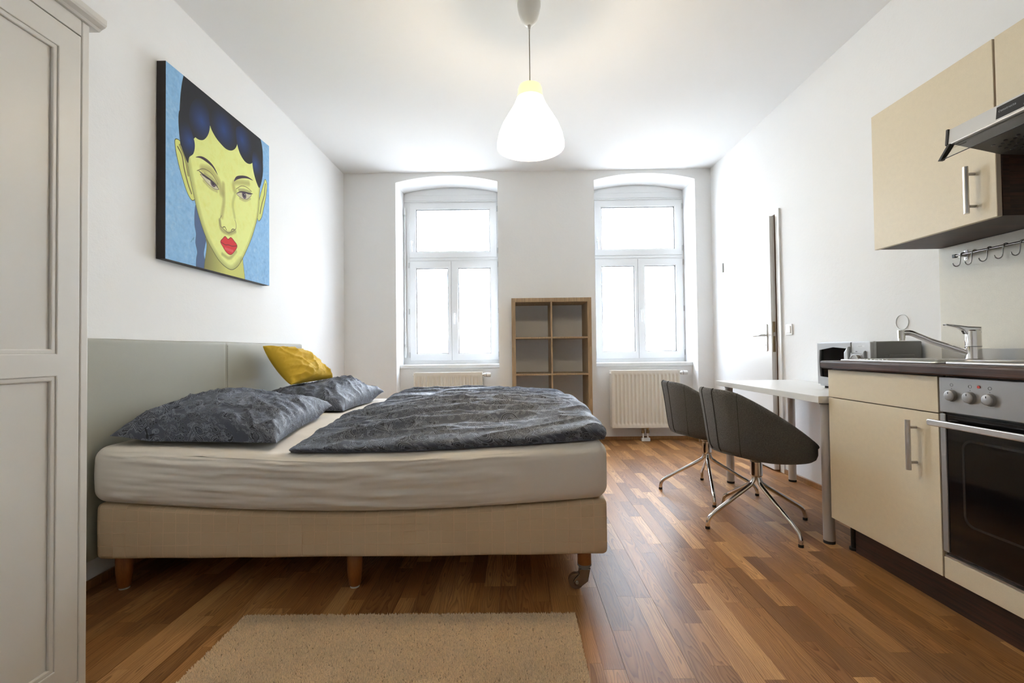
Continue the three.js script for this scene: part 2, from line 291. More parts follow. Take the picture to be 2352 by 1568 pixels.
{
  const outer = [[XL - 0.2, -0.2], [XR + 0.25, -0.2], [XR + 0.25, H + 0.25], [XL - 0.2, H + 0.25]];
  // the inner leaf is open down to the floor at each window, the outer leaf only above the sill
  const inner = [[XL - 0.2, 0], [NICHES[0][0], 0]].concat(archPts(...NICHES[0], 0).slice(2).reverse(), [[NICHES[0][1], 0], [NICHES[1][0], 0]], archPts(...NICHES[1], 0).slice(2).reverse(), [[NICHES[1][1], 0], [XR + 0.25, 0], [XR + 0.25, H], [XL - 0.2, H]]);
  built('wall_back', join(extZ(poly(inner), ZN, ZB), extZ(poly(outer, NICHES.map((n) => archPts(...n, SILL))), ZO, ZN)), M.wall);
  built('wall_left', bx(XL - 0.2, XL, 0, H, ZN, ZF), M.wall);
  const D0 = 3.618, D1 = 4.49, DT = 2.02;                  // doorway, measured along -z
  built('wall_right', join(extX(rect(-ZF, -ZN, 0, H, [[D0, D1, 0.0, DT]]), XR, XR + 0.12), bx(XR + 0.12, XR + 0.25, 0, H, ZN, ZF)), M.wall);
  built('wall_front', bx(XL - 0.2, XR + 0.25, 0, H, ZF, ZF + 0.2), M.wall);
  built('ceiling', bx(XL - 0.2, XR + 0.25, H, H + 0.25, ZN, ZF + 0.2), M.ceiling);
  // skirting
  const B = 0.036, T = 0.014, sk = (x0, x1, z0, z1) => bx(x0, x1, 0, B, z0, z1, 0.004);
  const back = [];
  for (const [a, b] of NICHES) back.push(sk(a, b, ZN, ZN + T), sk(a, a + T, ZN + T, ZB), sk(b - T, b, ZN + T, ZB));
  back.push(sk(XL, NICHES[0][0], ZB, ZB + T), sk(NICHES[0][1], NICHES[1][0], ZB, ZB + T), sk(NICHES[1][1], XR, ZB, ZB + T));
  built('baseboard_back', join(back), M.base);
  built('baseboard_right', join(sk(XR - 0.016, XR, -3.563, -2.3), sk(XR - 0.016, XR, ZB + T, -4.545)), M.base);
  built('baseboard_left', sk(XL, XL + T, ZB + T, ZF), M.base);

  // ---------------------------------------------------------------- door
  const lining = setting('trim_1');
  part('lining', join(bx(XR, XR + 0.12, 0, DT, -D0 - 0.012, -D0), bx(XR, XR + 0.12, 0, DT, -D1, -D1 + 0.012), bx(XR, XR + 0.12, DT - 0.012, DT, -D1, -D0), bx(XR + 0.108, XR + 0.12, 0, DT, -D1, -D0)), M.jamb, lining);
  part('architrave', extX(poly([[D0 - 0.052, 0], [D0, 0], [D0, DT], [D1, DT], [D1, 0], [D1 + 0.055, 0], [D1 + 0.055, DT + 0.034], [D0 - 0.052, DT + 0.034]]), XR - 0.014, XR, 0.003), M.doorWhite, lining);
  part('door_stop', join(bx(XR + 0.004, XR + 0.03, 0, DT - 0.012, -D0 - 0.06, -D0 - 0.012), bx(XR + 0.004, XR + 0.03, DT - 0.04, DT - 0.012, -D1 + 0.012, -D0 - 0.06)), M.jamb, lining);
  part('threshold', bx(XR, XR + 0.1, 0, 0.008, -D1 + 0.012, -D0 - 0.012), M.jamb, lining);
  const door = setting('door_1', [2.035, 0.006, -4.478]);
  door.rotation.y = 0;
  const L = 0.836, leafG = bx(0, 0.04, 0.004, 2.01, 0, L, 0.003);
  const turn = (g) => g.rotateY(-0.012).translate(2.035, 0.006, -4.478);
  part('leaf', turn(leafG), M.doorWhite, door);
  part('lock_plate', turn(bx(0.009, 0.031, 0.93, 1.17, L - 0.001, L + 0.0015, 0.001)), M.brass, door, 'brass lock plate on the door edge');
  part('latch', turn(bx(0.013, 0.027, 1.055, 1.085, L, L + 0.012, 0.002)), M.steel, door);
  const esc = part('escutcheon', turn(extX(rect(-(L - 0.055), -(L - 0.088), 0.935, 1.155, [], 0.014), -0.008, 0, 0.002)), M.steel, door);
  part('lever', turn(join(cyl([-0.008, 1.065, L - 0.071], [-0.05, 1.065, L - 0.071], 0.009), tube([[-0.046, 1.065, L - 0.068], [-0.05, 1.065, L - 0.085], [-0.05, 1.065, L - 0.12], [-0.048, 1.063, L - 0.185]], 0.009))), M.steel, esc, 'steel door lever');
  part('keyhole', turn(cyl([-0.0095, 0.985, L - 0.071], [-0.007, 0.985, L - 0.071], 0.006)), M.black, esc);
  for (const y of [0.24, 1.745]) part('hinge', turn(cyl([-0.006, y - 0.045, 0.0], [-0.006, y + 0.045, 0.0], 0.0075)), M.hinge, door);
}

// ---------------------------------------------------------------- windows
NICHES.forEach(([a, b], n) => {
  const win = setting(`window_${n + 1}`, [(a + b) / 2, SILL, ZW]);
  const S = n ? { l: 0.908, m: 1.383, r: 1.882 } : { l: -1.178, m: -0.711, r: -0.196 };
  const zf = ZW - 0.008;                        // front of the outer frame; the sashes stand 8 mm proud
  const hole = (x0, x1, y0, y1) => [[x0, y0], [x1, y0], [x1, y1], [x0, y1]];
  part('frame', extZ(poly(archPts(a + 0.001, b - 0.001, SILL + 0.04, SPRING, APEX - 0.002), [hole(S.l + 0.02, S.r - 0.02, 0.885, 1.965), hole(S.l + 0.02, S.r - 0.02, 2.045, 2.615)]), zf - 0.075, zf, 0), M.frame, win);
  part('head_board', extZ(poly(archPts(a + 0.02, b - 0.02, 2.668, SPRING - 0.006, APEX - 0.016)), zf, zf + 0.007, 0.002), M.frame, win);
  part('head_moulding', join(bx(a + 0.004, b - 0.004, 2.652, 2.666, zf, zf + 0.012, 0.004), bx(a + 0.05, b - 0.05, 2.725, 2.731, zf + 0.006, zf + 0.0095, 0.001)), M.frame, win);
  part('transom', bx(S.l - 0.01, S.r + 0.01, 1.994, 2.014, zf, zf + 0.006, 0.002), M.frame, win);
  const sash = (name, x0, x1, y0, y1, [pl, pr, pb, pt]) => {
    const s = part(name, extZ(rect(x0, x1, y0, y1, [[x0 + pl, x1 - pr, y0 + pb, y1 - pt]], 0), zf - 0.04, ZW, 0.004), M.frame, win);
    part('glazing_bead', extZ(rect(x0 + pl - 0.003, x1 - pr + 0.003, y0 + pb - 0.003, y1 - pt + 0.003, [[x0 + pl + 0.006, x1 - pr - 0.006, y0 + pb + 0.006, y1 - pt - 0.006]]), ZW - 0.022, ZW - 0.006, 0.003), M.frame, s);
    part('gasket', extZ(rect(x0 + pl + 0.004, x1 - pr - 0.004, y0 + pb + 0.004, y1 - pt - 0.004, [[x0 + pl + 0.011, x1 - pr - 0.011, y0 + pb + 0.011, y1 - pt - 0.011]]), ZW - 0.0332, ZW - 0.010), M.gasket, s);
    part('pane', bx(x0 + pl - 0.004, x1 - pr + 0.004, y0 + pb - 0.004, y1 - pt + 0.004, ZW - 0.034, ZW - 0.0335), M.glass, s);
    return s;
  };
  const handle = (x, y, s) => {
    const h = part('handle', join(extZ(rect(x - 0.014, x + 0.014, y - 0.035, y + 0.035, [], 0.012), ZW, ZW + 0.01, 0.003), cyl([x, y, ZW + 0.008], [x, y, ZW + 0.045], 0.010), tube([[x, y + 0.004, ZW + 0.042], [x, y - 0.03, ZW + 0.048], [x + 0.001, y - 0.08, ZW + 0.048], [x + 0.003, y - 0.118, ZW + 0.046]], 0.0085)), M.frame, s);
    return h;
  };
  const top = sash('sash', S.l, S.r, 2.024, 2.64, [0.068, 0.074, 0.062, 0.066]);
  handle(S.l + 0.03, 2.20, top);
  const left = sash('sash', S.l, S.m - 0.001, 0.864, 1.985, [0.066, 0.032, 0.074, 0.076]);
  const right = sash('sash', S.m + 0.001, S.r + 0.006, 0.864, 1.985, [0.070, 0.078, 0.074, 0.076]);
  handle(S.m + 0.032, 1.39, right);
  const hinge = (x, y, s) => part('hinge', cyl([x, y - 0.03, ZW - 0.004], [x, y + 0.03, ZW - 0.004], 0.0065), M.hinge, s);
  for (const y of [0.93, 1.42, 1.94]) hinge(S.l - 0.009, y, left);
  for (const y of [0.93, 1.42, 1.94]) hinge(S.r + 0.013, y, right);
  hinge(S.r + 0.008, 2.10, top); hinge(S.r + 0.008, 2.57, top);
  part('meeting_strip', bx(S.m - 0.004, S.m + 0.001, 0.868, 1.98, ZW - 0.03, ZW - 0.004), M.seal, left);
  part('sill', bx(a - 0.0, b + 0.0, SILL, SILL + 0.04, zf - 0.02, ZN + 0.016, 0.006), M.frame, win);
  if (!n) {
    const rod = part('opener_rod', join(cyl([-1.226, 0.98, ZW + 0.02], [-1.226, 2.50, ZW + 0.02], 0.008), bx(-1.238, -1.214, 0.90, 1.02, ZW + 0.008, ZW + 0.032, 0.004), bx(-1.236, -1.216, 1.05, 1.17, ZW + 0.01, ZW + 0.03, 0.004), bx(-1.238, -1.214, 2.50, 2.58, ZW + 0.0, ZW + 0.034, 0.004)), M.frame, win);
    part('bracket', join(bx(-1.232, -1.220, 2.485, 2.497, ZW - 0.002, ZW + 0.032, 0.002), bx(-1.232, -1.220, 1.03, 1.042, ZW - 0.002, ZW + 0.032, 0.002)), M.hinge, rod);
  }
});

// ---------------------------------------------------------------- across the street
{
  const street = built('street', bx(-60, 60, -6.4, -6, -60, ZO - 0.4), std(lin(0.30, 0.30, 0.295), 0.95, { bumpMap: rep(plasterT, 2), bumpScale: 0.01 }));
  const bl = thing('building', 'pale rendered apartment building across the street seen through the windows', 'building', [0, -6, -21]);
  const render = std(lin(0.78, 0.76, 0.71), 0.9, { bumpMap: rep(plasterT, 1.5), bumpScale: 0.01 }), shadeGlass = phy(lin(0.20, 0.29, 0.36), 0.08, { clearcoat: 1 });
  const holes = [], wins = [];
  for (let f = 0; f < 4; f++) for (let i = -6; i <= 6; i++) { const x = 4.25 + i * 2.35, y = -6 + 1.3 + f * 3.65; holes.push([x - 0.55, x + 0.55, y, y + 2.0]); wins.push([x, y]); }
  part('wall', extZ(rect(-26, 28, -6, 9.0, holes), -21.4, -21, 0), render, bl);
  part('core', bx(-26, 28, -6, 9.0, -27, -21.4), render, bl);
  part('cornice', bx(-26.3, 28.3, 9.0, 9.6, -27.2, -20.6, 0.05), render, bl);
  for (const [x, y] of wins) {
    const w = part('window', extZ(rect(x - 0.549, x + 0.549, y + 0.001, y + 1.999, [[x - 0.47, x - 0.04, y + 0.08, y + 1.3], [x + 0.04, x + 0.47, y + 0.08, y + 1.3], [x - 0.47, x + 0.47, y + 1.4, y + 1.92]]), -21.25, -21.18, 0), M.frame, bl);
    part('pane', bx(x - 0.5, x + 0.5, y + 0.05, y + 1.95, -21.24, -21.23), shadeGlass, w);
  }
}
// ---------------------------------------------------------------- soft shapes
function softBox(x0, x1, y0, y1, z0, z1, r, nx, ny, nz, move) {                     // a box with rounded edges and many faces, then moved by a function
  const w = x1 - x0, h = y1 - y0, d = z1 - z0, cx = (x0 + x1) / 2, cy = (y0 + y1) / 2, cz = (z0 + z1) / 2;
  const g = new THREE.BoxGeometry(2, 2, 2, nx, ny, nz), p = g.attributes.position, uv = g.attributes.uv, q = V(), c = V();
  const ease = (t) => Math.sign(t) * (1 - Math.pow(1 - Math.abs(t), 1.35));           // more faces near the edges
  for (let i = 0; i < p.count; i++) {
    q.set(ease(p.getX(i)) * w / 2, ease(p.getY(i)) * h / 2, ease(p.getZ(i)) * d / 2);
    const X = q.x, Y = q.y, Z = q.z, f = Math.floor(i / (p.count / 6));
    c.set(clamp(X, -w / 2 + r, w / 2 - r), clamp(Y, -h / 2 + r, h / 2 - r), clamp(Z, -d / 2 + r, d / 2 - r));
    const e = q.clone().sub(c), l = e.length(); if (l > 1e-6) q.copy(c).addScaledVector(e, r / l);
    q.x += cx; q.y += cy; q.z += cz;
    const ax = Math.abs(Math.abs(X) - w / 2) < 1e-6, ay = Math.abs(Math.abs(Y) - h / 2) < 1e-6, az = Math.abs(Math.abs(Z) - d / 2) < 1e-6;
    const nrm = g.attributes.normal; const nx_ = Math.abs(nrm.getX(i)), ny_ = Math.abs(nrm.getY(i));
    uv.setXY(i, ...(nx_ > 0.5 ? [q.z, q.y] : ny_ > 0.5 ? [q.x, q.z] : [q.x, q.y]));
    if (move) move(q, nrm.getX(i), nrm.getY(i), nrm.getZ(i));
    p.setXYZ(i, q.x, q.y, q.z);
  }
  return flat(smooth(g));
}
const crease = (x, y, z = 0) => 1 - Math.abs(noise(x, y, z)) * 2;                      // sharp ridges

// ---------------------------------------------------------------- bed
const BX0 = -1.705, BX1 = 0.362, BZ0 = -3.665, BZ1 = -1.853;
const sag = (x, z) => 0.048 * Math.pow(Math.sin(PI * clamp((x - BX0) / (BX1 - BX0), 0, 1)), 1.0) * sst(-2.5, -1.85, z);
{
  const bed = thing('bed_base', 'beige quilted box spring bed base on wooden legs', 'bed', [-0.67, 0, -2.76]);
  part('box', softBox(BX0, BX1, 0.148, 0.373, BZ0, BZ1, 0.022, 120, 14, 90, (q) => { const t = sst(0.25, 0.36, q.y); q.y -= sag(q.x, q.z) * t; q.z += 0.004 * noise(q.x * 3, q.y * 6) * (q.z > -1.9 ? 1 : 0); q.y += 0.004 * noise(q.x * 4, 2, q.z * 4) * sst(0.2, 0.148, q.y); }), M.quilt, bed);
  for (const [x, z] of [[-1.644, -1.925], [-0.679, -1.925], [-1.644, -3.6], [-0.679, -3.6], [-0.679, -2.76]]) {
    const l = part('leg', lathe([[0, 0.006], [0.019, 0.006], [0.024, 0.012], [0.030, 0.07], [0.032, 0.152], [0, 0.152]], [x, 0, z], 24), M.bedLeg, bed, 'turned reddish wooden leg');
    part('glide', cyl([x, 0, z], [x, 0.007, z], 0.019), M.plastic, l);
  }
  for (const z of [-1.90, -3.6]) {
    const x = 0.272, l = part('caster_leg', cyl([x, 0.100, z], [x, 0.152, z], 0.028, 0.028), M.bedLeg, bed, 'short wooden leg ending in a caster');
    part('collar', join(cyl([x, 0.094, z], [x, 0.101, z], 0.029), cyl([x, 0.082, z], [x, 0.094, z], 0.023)), M.greyPaint, l);
    part('fork', extZ(poly([[x + 0.022, 0.084], [x - 0.020, 0.084], [x - 0.024, 0.062], [x - 0.040, 0.046], [x - 0.048, 0.032], [x - 0.040, 0.018], [x - 0.012, 0.016], [x + 0.012, 0.034]]), z - 0.016, z + 0.020, 0.002), M.darkSteel, l);
    part('axle', cyl([x - 0.033, 0.031, z + 0.018], [x - 0.033, 0.031, z + 0.024], 0.006), M.steel, l);
    part('wheel', cyl([x - 0.035, 0.031, z - 0.010], [x - 0.035, 0.031, z + 0.010], 0.031), std(lin(0.22, 0.13, 0.07), 0.6), l);
  }
  // mattress under a stretched fitted sheet
  const mat = softBox(BX0 - 0.012, BX1 + 0.004, 0.374, 0.604, BZ0 - 0.005, BZ1 + 0.012, 0.052, 190, 30, 130, (q, nx, ny, nz) => {
    const front = sst(-1.95, -1.84, q.z), u = clamp((q.x - BX0) / (BX1 - BX0), 0, 1), v = (q.y - 0.374) / 0.230;
    q.y -= sag(q.x, q.z);
    const fold = (Math.pow(Math.max(0, crease(u * 1.3 + 2, v * 5 + u * 1.4, 4)), 5) * 0.7 + Math.pow(Math.max(0, crease(u * 2.2 + 7, v * 9 - u * 2.0, 9)), 6) * 0.6 + Math.pow(Math.max(0, crease(u * 3 + 4, v * 15 - u * 1.0, 2)), 6) * 0.35) * sst(1.0, 0.55, u) * sst(0.0, 0.1, u);
    if (nz > 0.5 || q.z > -1.9) q.z += front * (0.010 * Math.sin(PI * clamp(v, 0, 1)) + 0.017 * fold * sst(0, 0.15, v) * sst(1.05, 0.85, v));
    if (ny > 0.5) q.y += 0.004 * fbm(q.x * 2, q.z * 2, 3, 3) + 0.0035 * Math.pow(Math.max(0, crease(q.x * 1.6 + q.z * 0.8, q.z * 4.5, 6)), 6) * sst(-0.5, -1.2, q.x);
    if (v > 0.6 && q.z > -2.0) q.y += 0.006 * noise(q.x * 5, 3.3) * front;
  });
  one('mattress', mat, M.sheet, 'thick mattress under a cream fitted sheet on the quilted bed base', 'mattress', [-0.67, 0.362, -2.76]);
}
{ // headboard, upholstered in two panels
  const hb = thing('headboard', 'low grey leather headboard against the wall behind the pillows', 'headboard', [-1.75, 0, -2.70]);
  const panel = (z0, z1) => softBox(XL + 0.002, -1.724, 0.14, 1.042, z0, z1, 0.012, 4, 40, 300, (q, nx) => { if (nx > 0.5) { q.x += 0.003 * fbm(q.y * 2.5, q.z * 2.5, 1, 3) - 0.004 * Math.exp(-(((q.z + 2.723) / 0.006) ** 2)); } q.y += 0.003 * noise(q.z * 2, 4) * (q.y > 1 ? 1 : 0); });
  part('panel', panel(-3.705, -1.72), M.leather, hb);
  const st = []; for (let y = 0.2; y < 1.02; y += 0.011) st.push(bx(-1.728, -1.7215, y, y + 0.007, -2.739, -2.7375));
  part('stitching', join(st), M.stitch, hb);
}
// a pillow: u, v in -1..1, a and b half sizes, thick at the middle and pinched at the corners
function pillow(a, b, top, bottom, n, shape) {
  const pos = [], uv = [], idx = [], N = n + 1;
  const e = (t) => Math.sin(t * PI / 2);
  for (let side = 0; side < 2; side++) for (let j = 0; j <= n; j++) for (let i = 0; i <= n; i++) {
    const u = e(i / n * 2 - 1), v = e(j / n * 2 - 1), edge = Math.pow(Math.max(0, (1 - u * u) * (1 - v * v)), 0.42);
    let x = a * u * (1 - 0.075 * (1 - v * v) * u * u), z = b * v * (1 - 0.075 * (1 - u * u) * v * v);
    let y = (side ? -bottom : top) * edge;
    const p = V(x, y, z); shape?.(p, u, v, side, edge);
    pos.push(p.x, p.y, p.z); uv.push(a * u + side * 0.3, b * v);
  }
  const far = (p, q) => Math.hypot(pos[p * 3] - pos[q * 3], pos[p * 3 + 1] - pos[q * 3 + 1], pos[p * 3 + 2] - pos[q * 3 + 2]);
  for (let side = 0; side < 2; side++) for (let j = 0; j <= n; j++) for (let i = 0; i <= n; i++) { const k = side * N * N + j * N + i; uv[k * 2] = i ? uv[k * 2 - 2] + far(k, k - 1) : a + side * 0.3; uv[k * 2 + 1] = j ? uv[(k - N) * 2 + 1] + far(k, k - N) : b; }
  for (let side = 0; side < 2; side++) for (let j = 0; j < n; j++) for (let i = 0; i < n; i++) { const k = side * N * N + j * N + i; if (side) idx.push(k, k + 1, k + N, k + 1, k + N + 1, k + N); else idx.push(k, k + N, k + 1, k + 1, k + N, k + N + 1); }
  const g = new THREE.BufferGeometry(); g.setAttribute('position', new THREE.Float32BufferAttribute(pos, 3)); g.setAttribute('uv', new THREE.Float32BufferAttribute(uv, 2)); g.setIndex(idx);
  return smooth(g);
}
{
  const TOP = 0.598, settle = (g) => { const p = g.attributes.position; for (let i = 0; i < p.count; i++) p.setY(i, p.getY(i) - 0.6 * sag(p.getX(i), p.getZ(i))); return smooth(g); };
  const wr = (u, v, k) => { // creases running in from the seams, and a few broad dents
    const r = Math.max(Math.abs(u), Math.abs(v)), ang = Math.atan2(v, u);
    return 0.017 * Math.pow(Math.max(0, crease(ang * 5 + k, r * 1.5, k)), 3) * sst(0.35, 0.85, r) * sst(1.0, 0.93, r) + 0.012 * fbm(u * 2 + k, v * 2, k, 3) + 0.014 * Math.pow(Math.max(0, crease(u * 2.2 + v * 1.1 + k, v * 3.5, k + 3)), 5);
  };
  const near = pillow(0.332, 0.36, 0.15, 0.008, 84, (p, u, v, side, edge) => {
    if (!side) { p.y += wr(u, v, 2.2) * Math.min(1, edge * 2.5); p.y += 0.035 * sst(0.3, -0.9, u) * edge * sst(-0.9, 0.1, -v) + 0.02 * Math.exp(-((u + 0.1) ** 2) * 6 - ((v + 0.15) ** 2) * 8); }
    p.y += 0.045 * sst(0.4, 1, -v) * sst(0.2, 1, u) * 1.0 + 0.022 * sst(0.5, 1, -u) * sst(-1, 1, v);
  });
  settle(near.rotateY(0.07).translate(-1.364, TOP + 0.022, -2.262));
  one('pillow', near, M.linen, 'dark blue paisley pillow lying flat along the bed edge, no cushion on it', 'pillow', [-1.395, TOP, -2.262], 'dark blue paisley pillows');
  const far = pillow(0.33, 0.36, 0.17, 0.008, 84, (p, u, v, side, edge) => {
    if (!side) { p.y += wr(u + 0.3, v, 7.7) * Math.min(1, edge * 2.5); p.y += 0.03 * Math.exp(-((u - 0.5) ** 2) * 5 - ((v + 0.4) ** 2) * 3) * edge - 0.035 * Math.exp(-((u + 0.25) ** 2) * 4 - ((v - 0.1) ** 2) * 4); }
    p.y += 0.05 * sst(0.55, 1, u) * sst(0.3, 1, -v);
  });
  settle(far.rotateY(-0.06).translate(-1.355, TOP + 0.019, -3.16));
  one('pillow', far, M.linen, 'dark blue paisley pillow beneath the yellow cushion', 'pillow', [-1.355, TOP, -3.16], 'dark blue paisley pillows');
  // yellow cushion leaning on the headboard
  const A = V(-1.672, 1.020, -3.03), B = V(-1.462, 0.765, -2.985), C = V(-1.345, 0.787, -3.37), D = V(-1.60, 0.965, -3.43);
  const cush = pillow(1, 1, 0.09, 0.08, 64, (p, u, v, side, edge) => {
    const h = p.y, s = (p.x + 1) / 2, t = (p.z + 1) / 2, q = V().addScaledVector(A, (1 - s) * (1 - t)).addScaledVector(B, s * (1 - t)).addScaledVector(C, s * t).addScaledVector(D, (1 - s) * t);
    const n = V().copy(B).sub(A).cross(V().copy(D).sub(A)).normalize().multiplyScalar(-1); if (n.x < 0) n.multiplyScalar(-1);
    let k = h; if (!side) k += (0.014 * (noise(u * 2.2, v * 2.2, 5)) + 0.016 * Math.pow(Math.max(0, crease(u * 1.2 - v * 1.5, v * 1.1 + u * 0.8, 8)), 4) - 0.03 * Math.exp(-((u + 0.05 - v * 0.5) ** 2) * 18) * sst(1, -0.2, Math.abs(v)) + 0.006 * Math.pow(Math.max(0, crease(u * 4, v * 3, 12)), 4)) * Math.min(1, edge * 2);
    p.copy(q).addScaledVector(n, k * 1.0);
  });
  one('cushion', cush, M.mustard, 'mustard yellow cushion leaning on the grey headboard', 'cushion', [-1.5, 0.74, -3.2]);

  // duvets: closed, plump at the hem, with long folds
  function duvet(c, nx, nz, height, opts) {              // c: four corners in plan, near left, near right, far right, far left
    const pos = [], uv = [], idx = [], N = nx + 1, Mz = nz + 1;
    const e = (t) => { const s = t * 2 - 1; return (Math.sign(s) * (1 - Math.pow(1 - Math.abs(s), 1.7)) + 1) / 2; };
    for (let side = 0; side < 2; side++) for (let j = 0; j <= nz; j++) for (let i = 0; i <= nx; i++) {
      const s = e(i / nx), t = e(j / nz);
      let x = lerp(lerp(c[0][0], c[1][0], s), lerp(c[3][0], c[2][0], s), t), z = lerp(lerp(c[0][1], c[1][1], s), lerp(c[3][1], c[2][1], s), t);
      x += 0.022 * noise(z * 4, 1.3, opts.k) * (1 - 2 * s); z += 0.022 * noise(x * 3.2, 5.1, opts.k) * (1 - 2 * t);
      const lx = 1.28 * Math.min(s, 1 - s), lz = opts.deep * Math.min(t, 1 - t), rim = (d, w) => { const q = clamp(d / w, 0, 1); return Math.sqrt(1 - (1 - q) * (1 - q)); };
      const edge = rim(lx, 0.06) * rim(lz, 0.055), bulge = 0.018 * Math.sin(clamp(1 - edge, 0, 1) * PI);
      let y = side ? 0.608 - sag(x, z) * 0.98 : 0.608 - sag(x, z) * 0.98 + 0.004 + height(x, z, s, t) * edge;
      if (!side) { x += (s < 0.5 ? -1 : 1) * bulge * (lx < 0.06 ? 1 : 0); z += (t < 0.5 ? 1 : -1) * bulge * (lz < 0.055 ? 1 : 0); }
      pos.push(x, y, z); uv.push(s * 1.35 + side * 0.4 + opts.k, t * opts.deep * 1.15 - (side ? 0 : y * 0.8));
    }
    const far = (p, q) => Math.hypot(pos[p * 3] - pos[q * 3], pos[p * 3 + 1] - pos[q * 3 + 1], pos[p * 3 + 2] - pos[q * 3 + 2]);
    for (let side = 0; side < 2; side++) for (let j = 0; j <= nz; j++) for (let i = 0; i <= nx; i++) { const k = side * N * Mz + j * N + i; uv[k * 2] = i ? uv[k * 2 - 2] + far(k, k - 1) : opts.k + side * 0.4; uv[k * 2 + 1] = j ? uv[(k - N) * 2 + 1] + far(k, k - N) : opts.k * 1.7; }
    for (let side = 0; side < 2; side++) for (let j = 0; j < nz; j++) for (let i = 0; i < nx; i++) { const k = side * N * Mz + j * N + i; if (!side) idx.push(k, k + 1, k + N, k + 1, k + N + 1, k + N); else idx.push(k, k + N, k + 1, k + 1, k + N, k + N + 1); }
    const top = (i, j) => j * N + i, bot = (i, j) => N * Mz + j * N + i;
    const wall = (a, b, a2, b2) => idx.push(a, a2, b, b, a2, b2);
    for (let i = 0; i < nx; i++) { wall(top(i, 0), top(i + 1, 0), bot(i, 0), bot(i + 1, 0)); wall(top(i + 1, nz), top(i, nz), bot(i + 1, nz), bot(i, nz)); }
    for (let j = 0; j < nz; j++) { wall(top(0, j + 1), top(0, j), bot(0, j + 1), bot(0, j)); wall(top(nx, j), top(nx, j + 1), bot(nx, j), bot(nx, j + 1)); }
    const g = new THREE.BufferGeometry(); g.setAttribute('position', new THREE.Float32BufferAttribute(pos, 3)); g.setAttribute('uv', new THREE.Float32BufferAttribute(uv, 2)); g.setIndex(idx);
    return smooth(g);
  }
  const ridges = (z0, z1, n) => Array.from({ length: n }, (_, i) => { const zl = lerp(z0, z1, (i + rr(0.15, 0.85)) / n); return { a: rr(-1.0, -0.45), b: rr(0.0, 0.42), zl, zr: lerp(zl, (z0 + z1) / 2 - 0.12, 0.42) + rr(-0.03, 0.03), bow: rr(-0.07, 0.03), h: rr(0.016, 0.040), w: rr(0.010, 0.022), k: rnd() * 50 }; });
  const folds = (list, x, z, k) => {                        // long folds fanning out from the foot of the bed, and small creases
    let h = 0;
    for (const r of list) {
      const t = clamp((x - r.a) / (r.b - r.a), 0, 1), c = lerp(r.zl, r.zr, (x + 0.95) / 1.3) + r.bow * Math.sin(PI * (x + 0.95) / 1.3) + 0.022 * noise(x * 3.5, r.k), d = (z - c) / r.w;
      h = Math.max(h, r.h * Math.sin(PI * clamp(t, 0, 1)) ** 0.6 * (d > 0 ? Math.exp(-d * d * 0.35) : Math.exp(-d * d * 1.7)));
    }
    return h + 0.014 * Math.pow(Math.max(0, crease(x * 0.6 + k, z * 4.2, k)), 2.2) + 0.013 * Math.pow(Math.max(0, crease(x * 3, z * 11 + x, k + 9)), 2.6) + 0.006 * fbm(x * 6, z * 9, k, 3);
  };
  const nearRidges = ridges(-1.93, -2.84, 21), farRidges = ridges(-2.90, -3.62, 13);
  const nearD = duvet([[-0.93, -1.885], [0.362, -1.890], [0.368, -2.80], [-0.90, -2.86]], 210, 240, (x, z, s, t) => 0.020 + 0.026 * sst(-0.95, -0.3, x) + 0.030 * sst(0.0, 0.8, t) * sst(-1.0, -0.55, x) + 0.014 * sst(0.7, 0.95, s) * sst(0.5, 0.0, t) + folds(nearRidges, x, z, 2.0), { deep: 0.94, k: 0.13 });
  one('duvet', nearD, M.linen, 'rumpled dark blue paisley duvet covering the front half of the bed', 'duvet', [-0.27, 0.6, -2.35], 'dark blue paisley duvets');
  const farD = duvet([[-0.86, -2.885], [0.350, -2.87], [0.33, -3.66], [-0.88, -3.66]], 160, 170, (x, z, s, t) => 0.034 + 0.014 * Math.sin(PI * t) + folds(farRidges, x, z, 8.0) + 0.010 * noise(x * 2.5, 4.4), { deep: 0.78, k: 0.61 });
  one('duvet', farD, M.linen, 'rumpled dark blue paisley duvet on the window half of the bed', 'duvet', [-0.27, 0.6, -3.27], 'dark blue paisley duvets');
}
{ // rug with a short pile
  const X0 = -1.005, X1 = 0.206, Z0 = -1.70, Z1 = -0.15, rug = thing('rug', 'tan short pile rug on the wooden floor beside the bed', 'rug', [-0.4, 0, -0.9]);
  part('backing', bx(X0, X1, 0.0005, 0.008, Z0, Z1, 0.003), M.rugBack, rug);
  const tuft = new THREE.ConeGeometry(0.0036, 0.010, 4, 1, true); tuft.translate(0, 0.005, 0);
  const n = 80000, im = new THREE.InstancedMesh(tuft, M.rugPile, n), m4 = new THREE.Matrix4(), q = new THREE.Quaternion(), e = new THREE.Euler(), col = new THREE.Color();
  for (let i = 0; i < n; i++) {
    const z = i < 62000 ? rr(Z0, -1.15) : rr(-1.15, Z1), x = rr(X0, X1), patch = fbm(x * 3.5, z * 3.5, 2, 3), k = 0.84 + 0.22 * rnd() + 0.34 * patch;
    e.set(rr(-0.5, 0.5) + 0.9 * patch, rnd() * 6, rr(-0.5, 0.5) + 0.7 * noise(x * 4, z * 4, 9)); q.setFromEuler(e);
    m4.compose(V(x - rug.position.x, 0.006, z - rug.position.z), q, V(1, rr(0.75, 1.25), 1)); im.setMatrixAt(i, m4);
    im.setColorAt(i, col.setRGB(k, k * 0.985, k * 0.96));
  }
  im.name = 'pile'; im.userData.kind = 'stuff'; shade(im); rug.add(im);
}
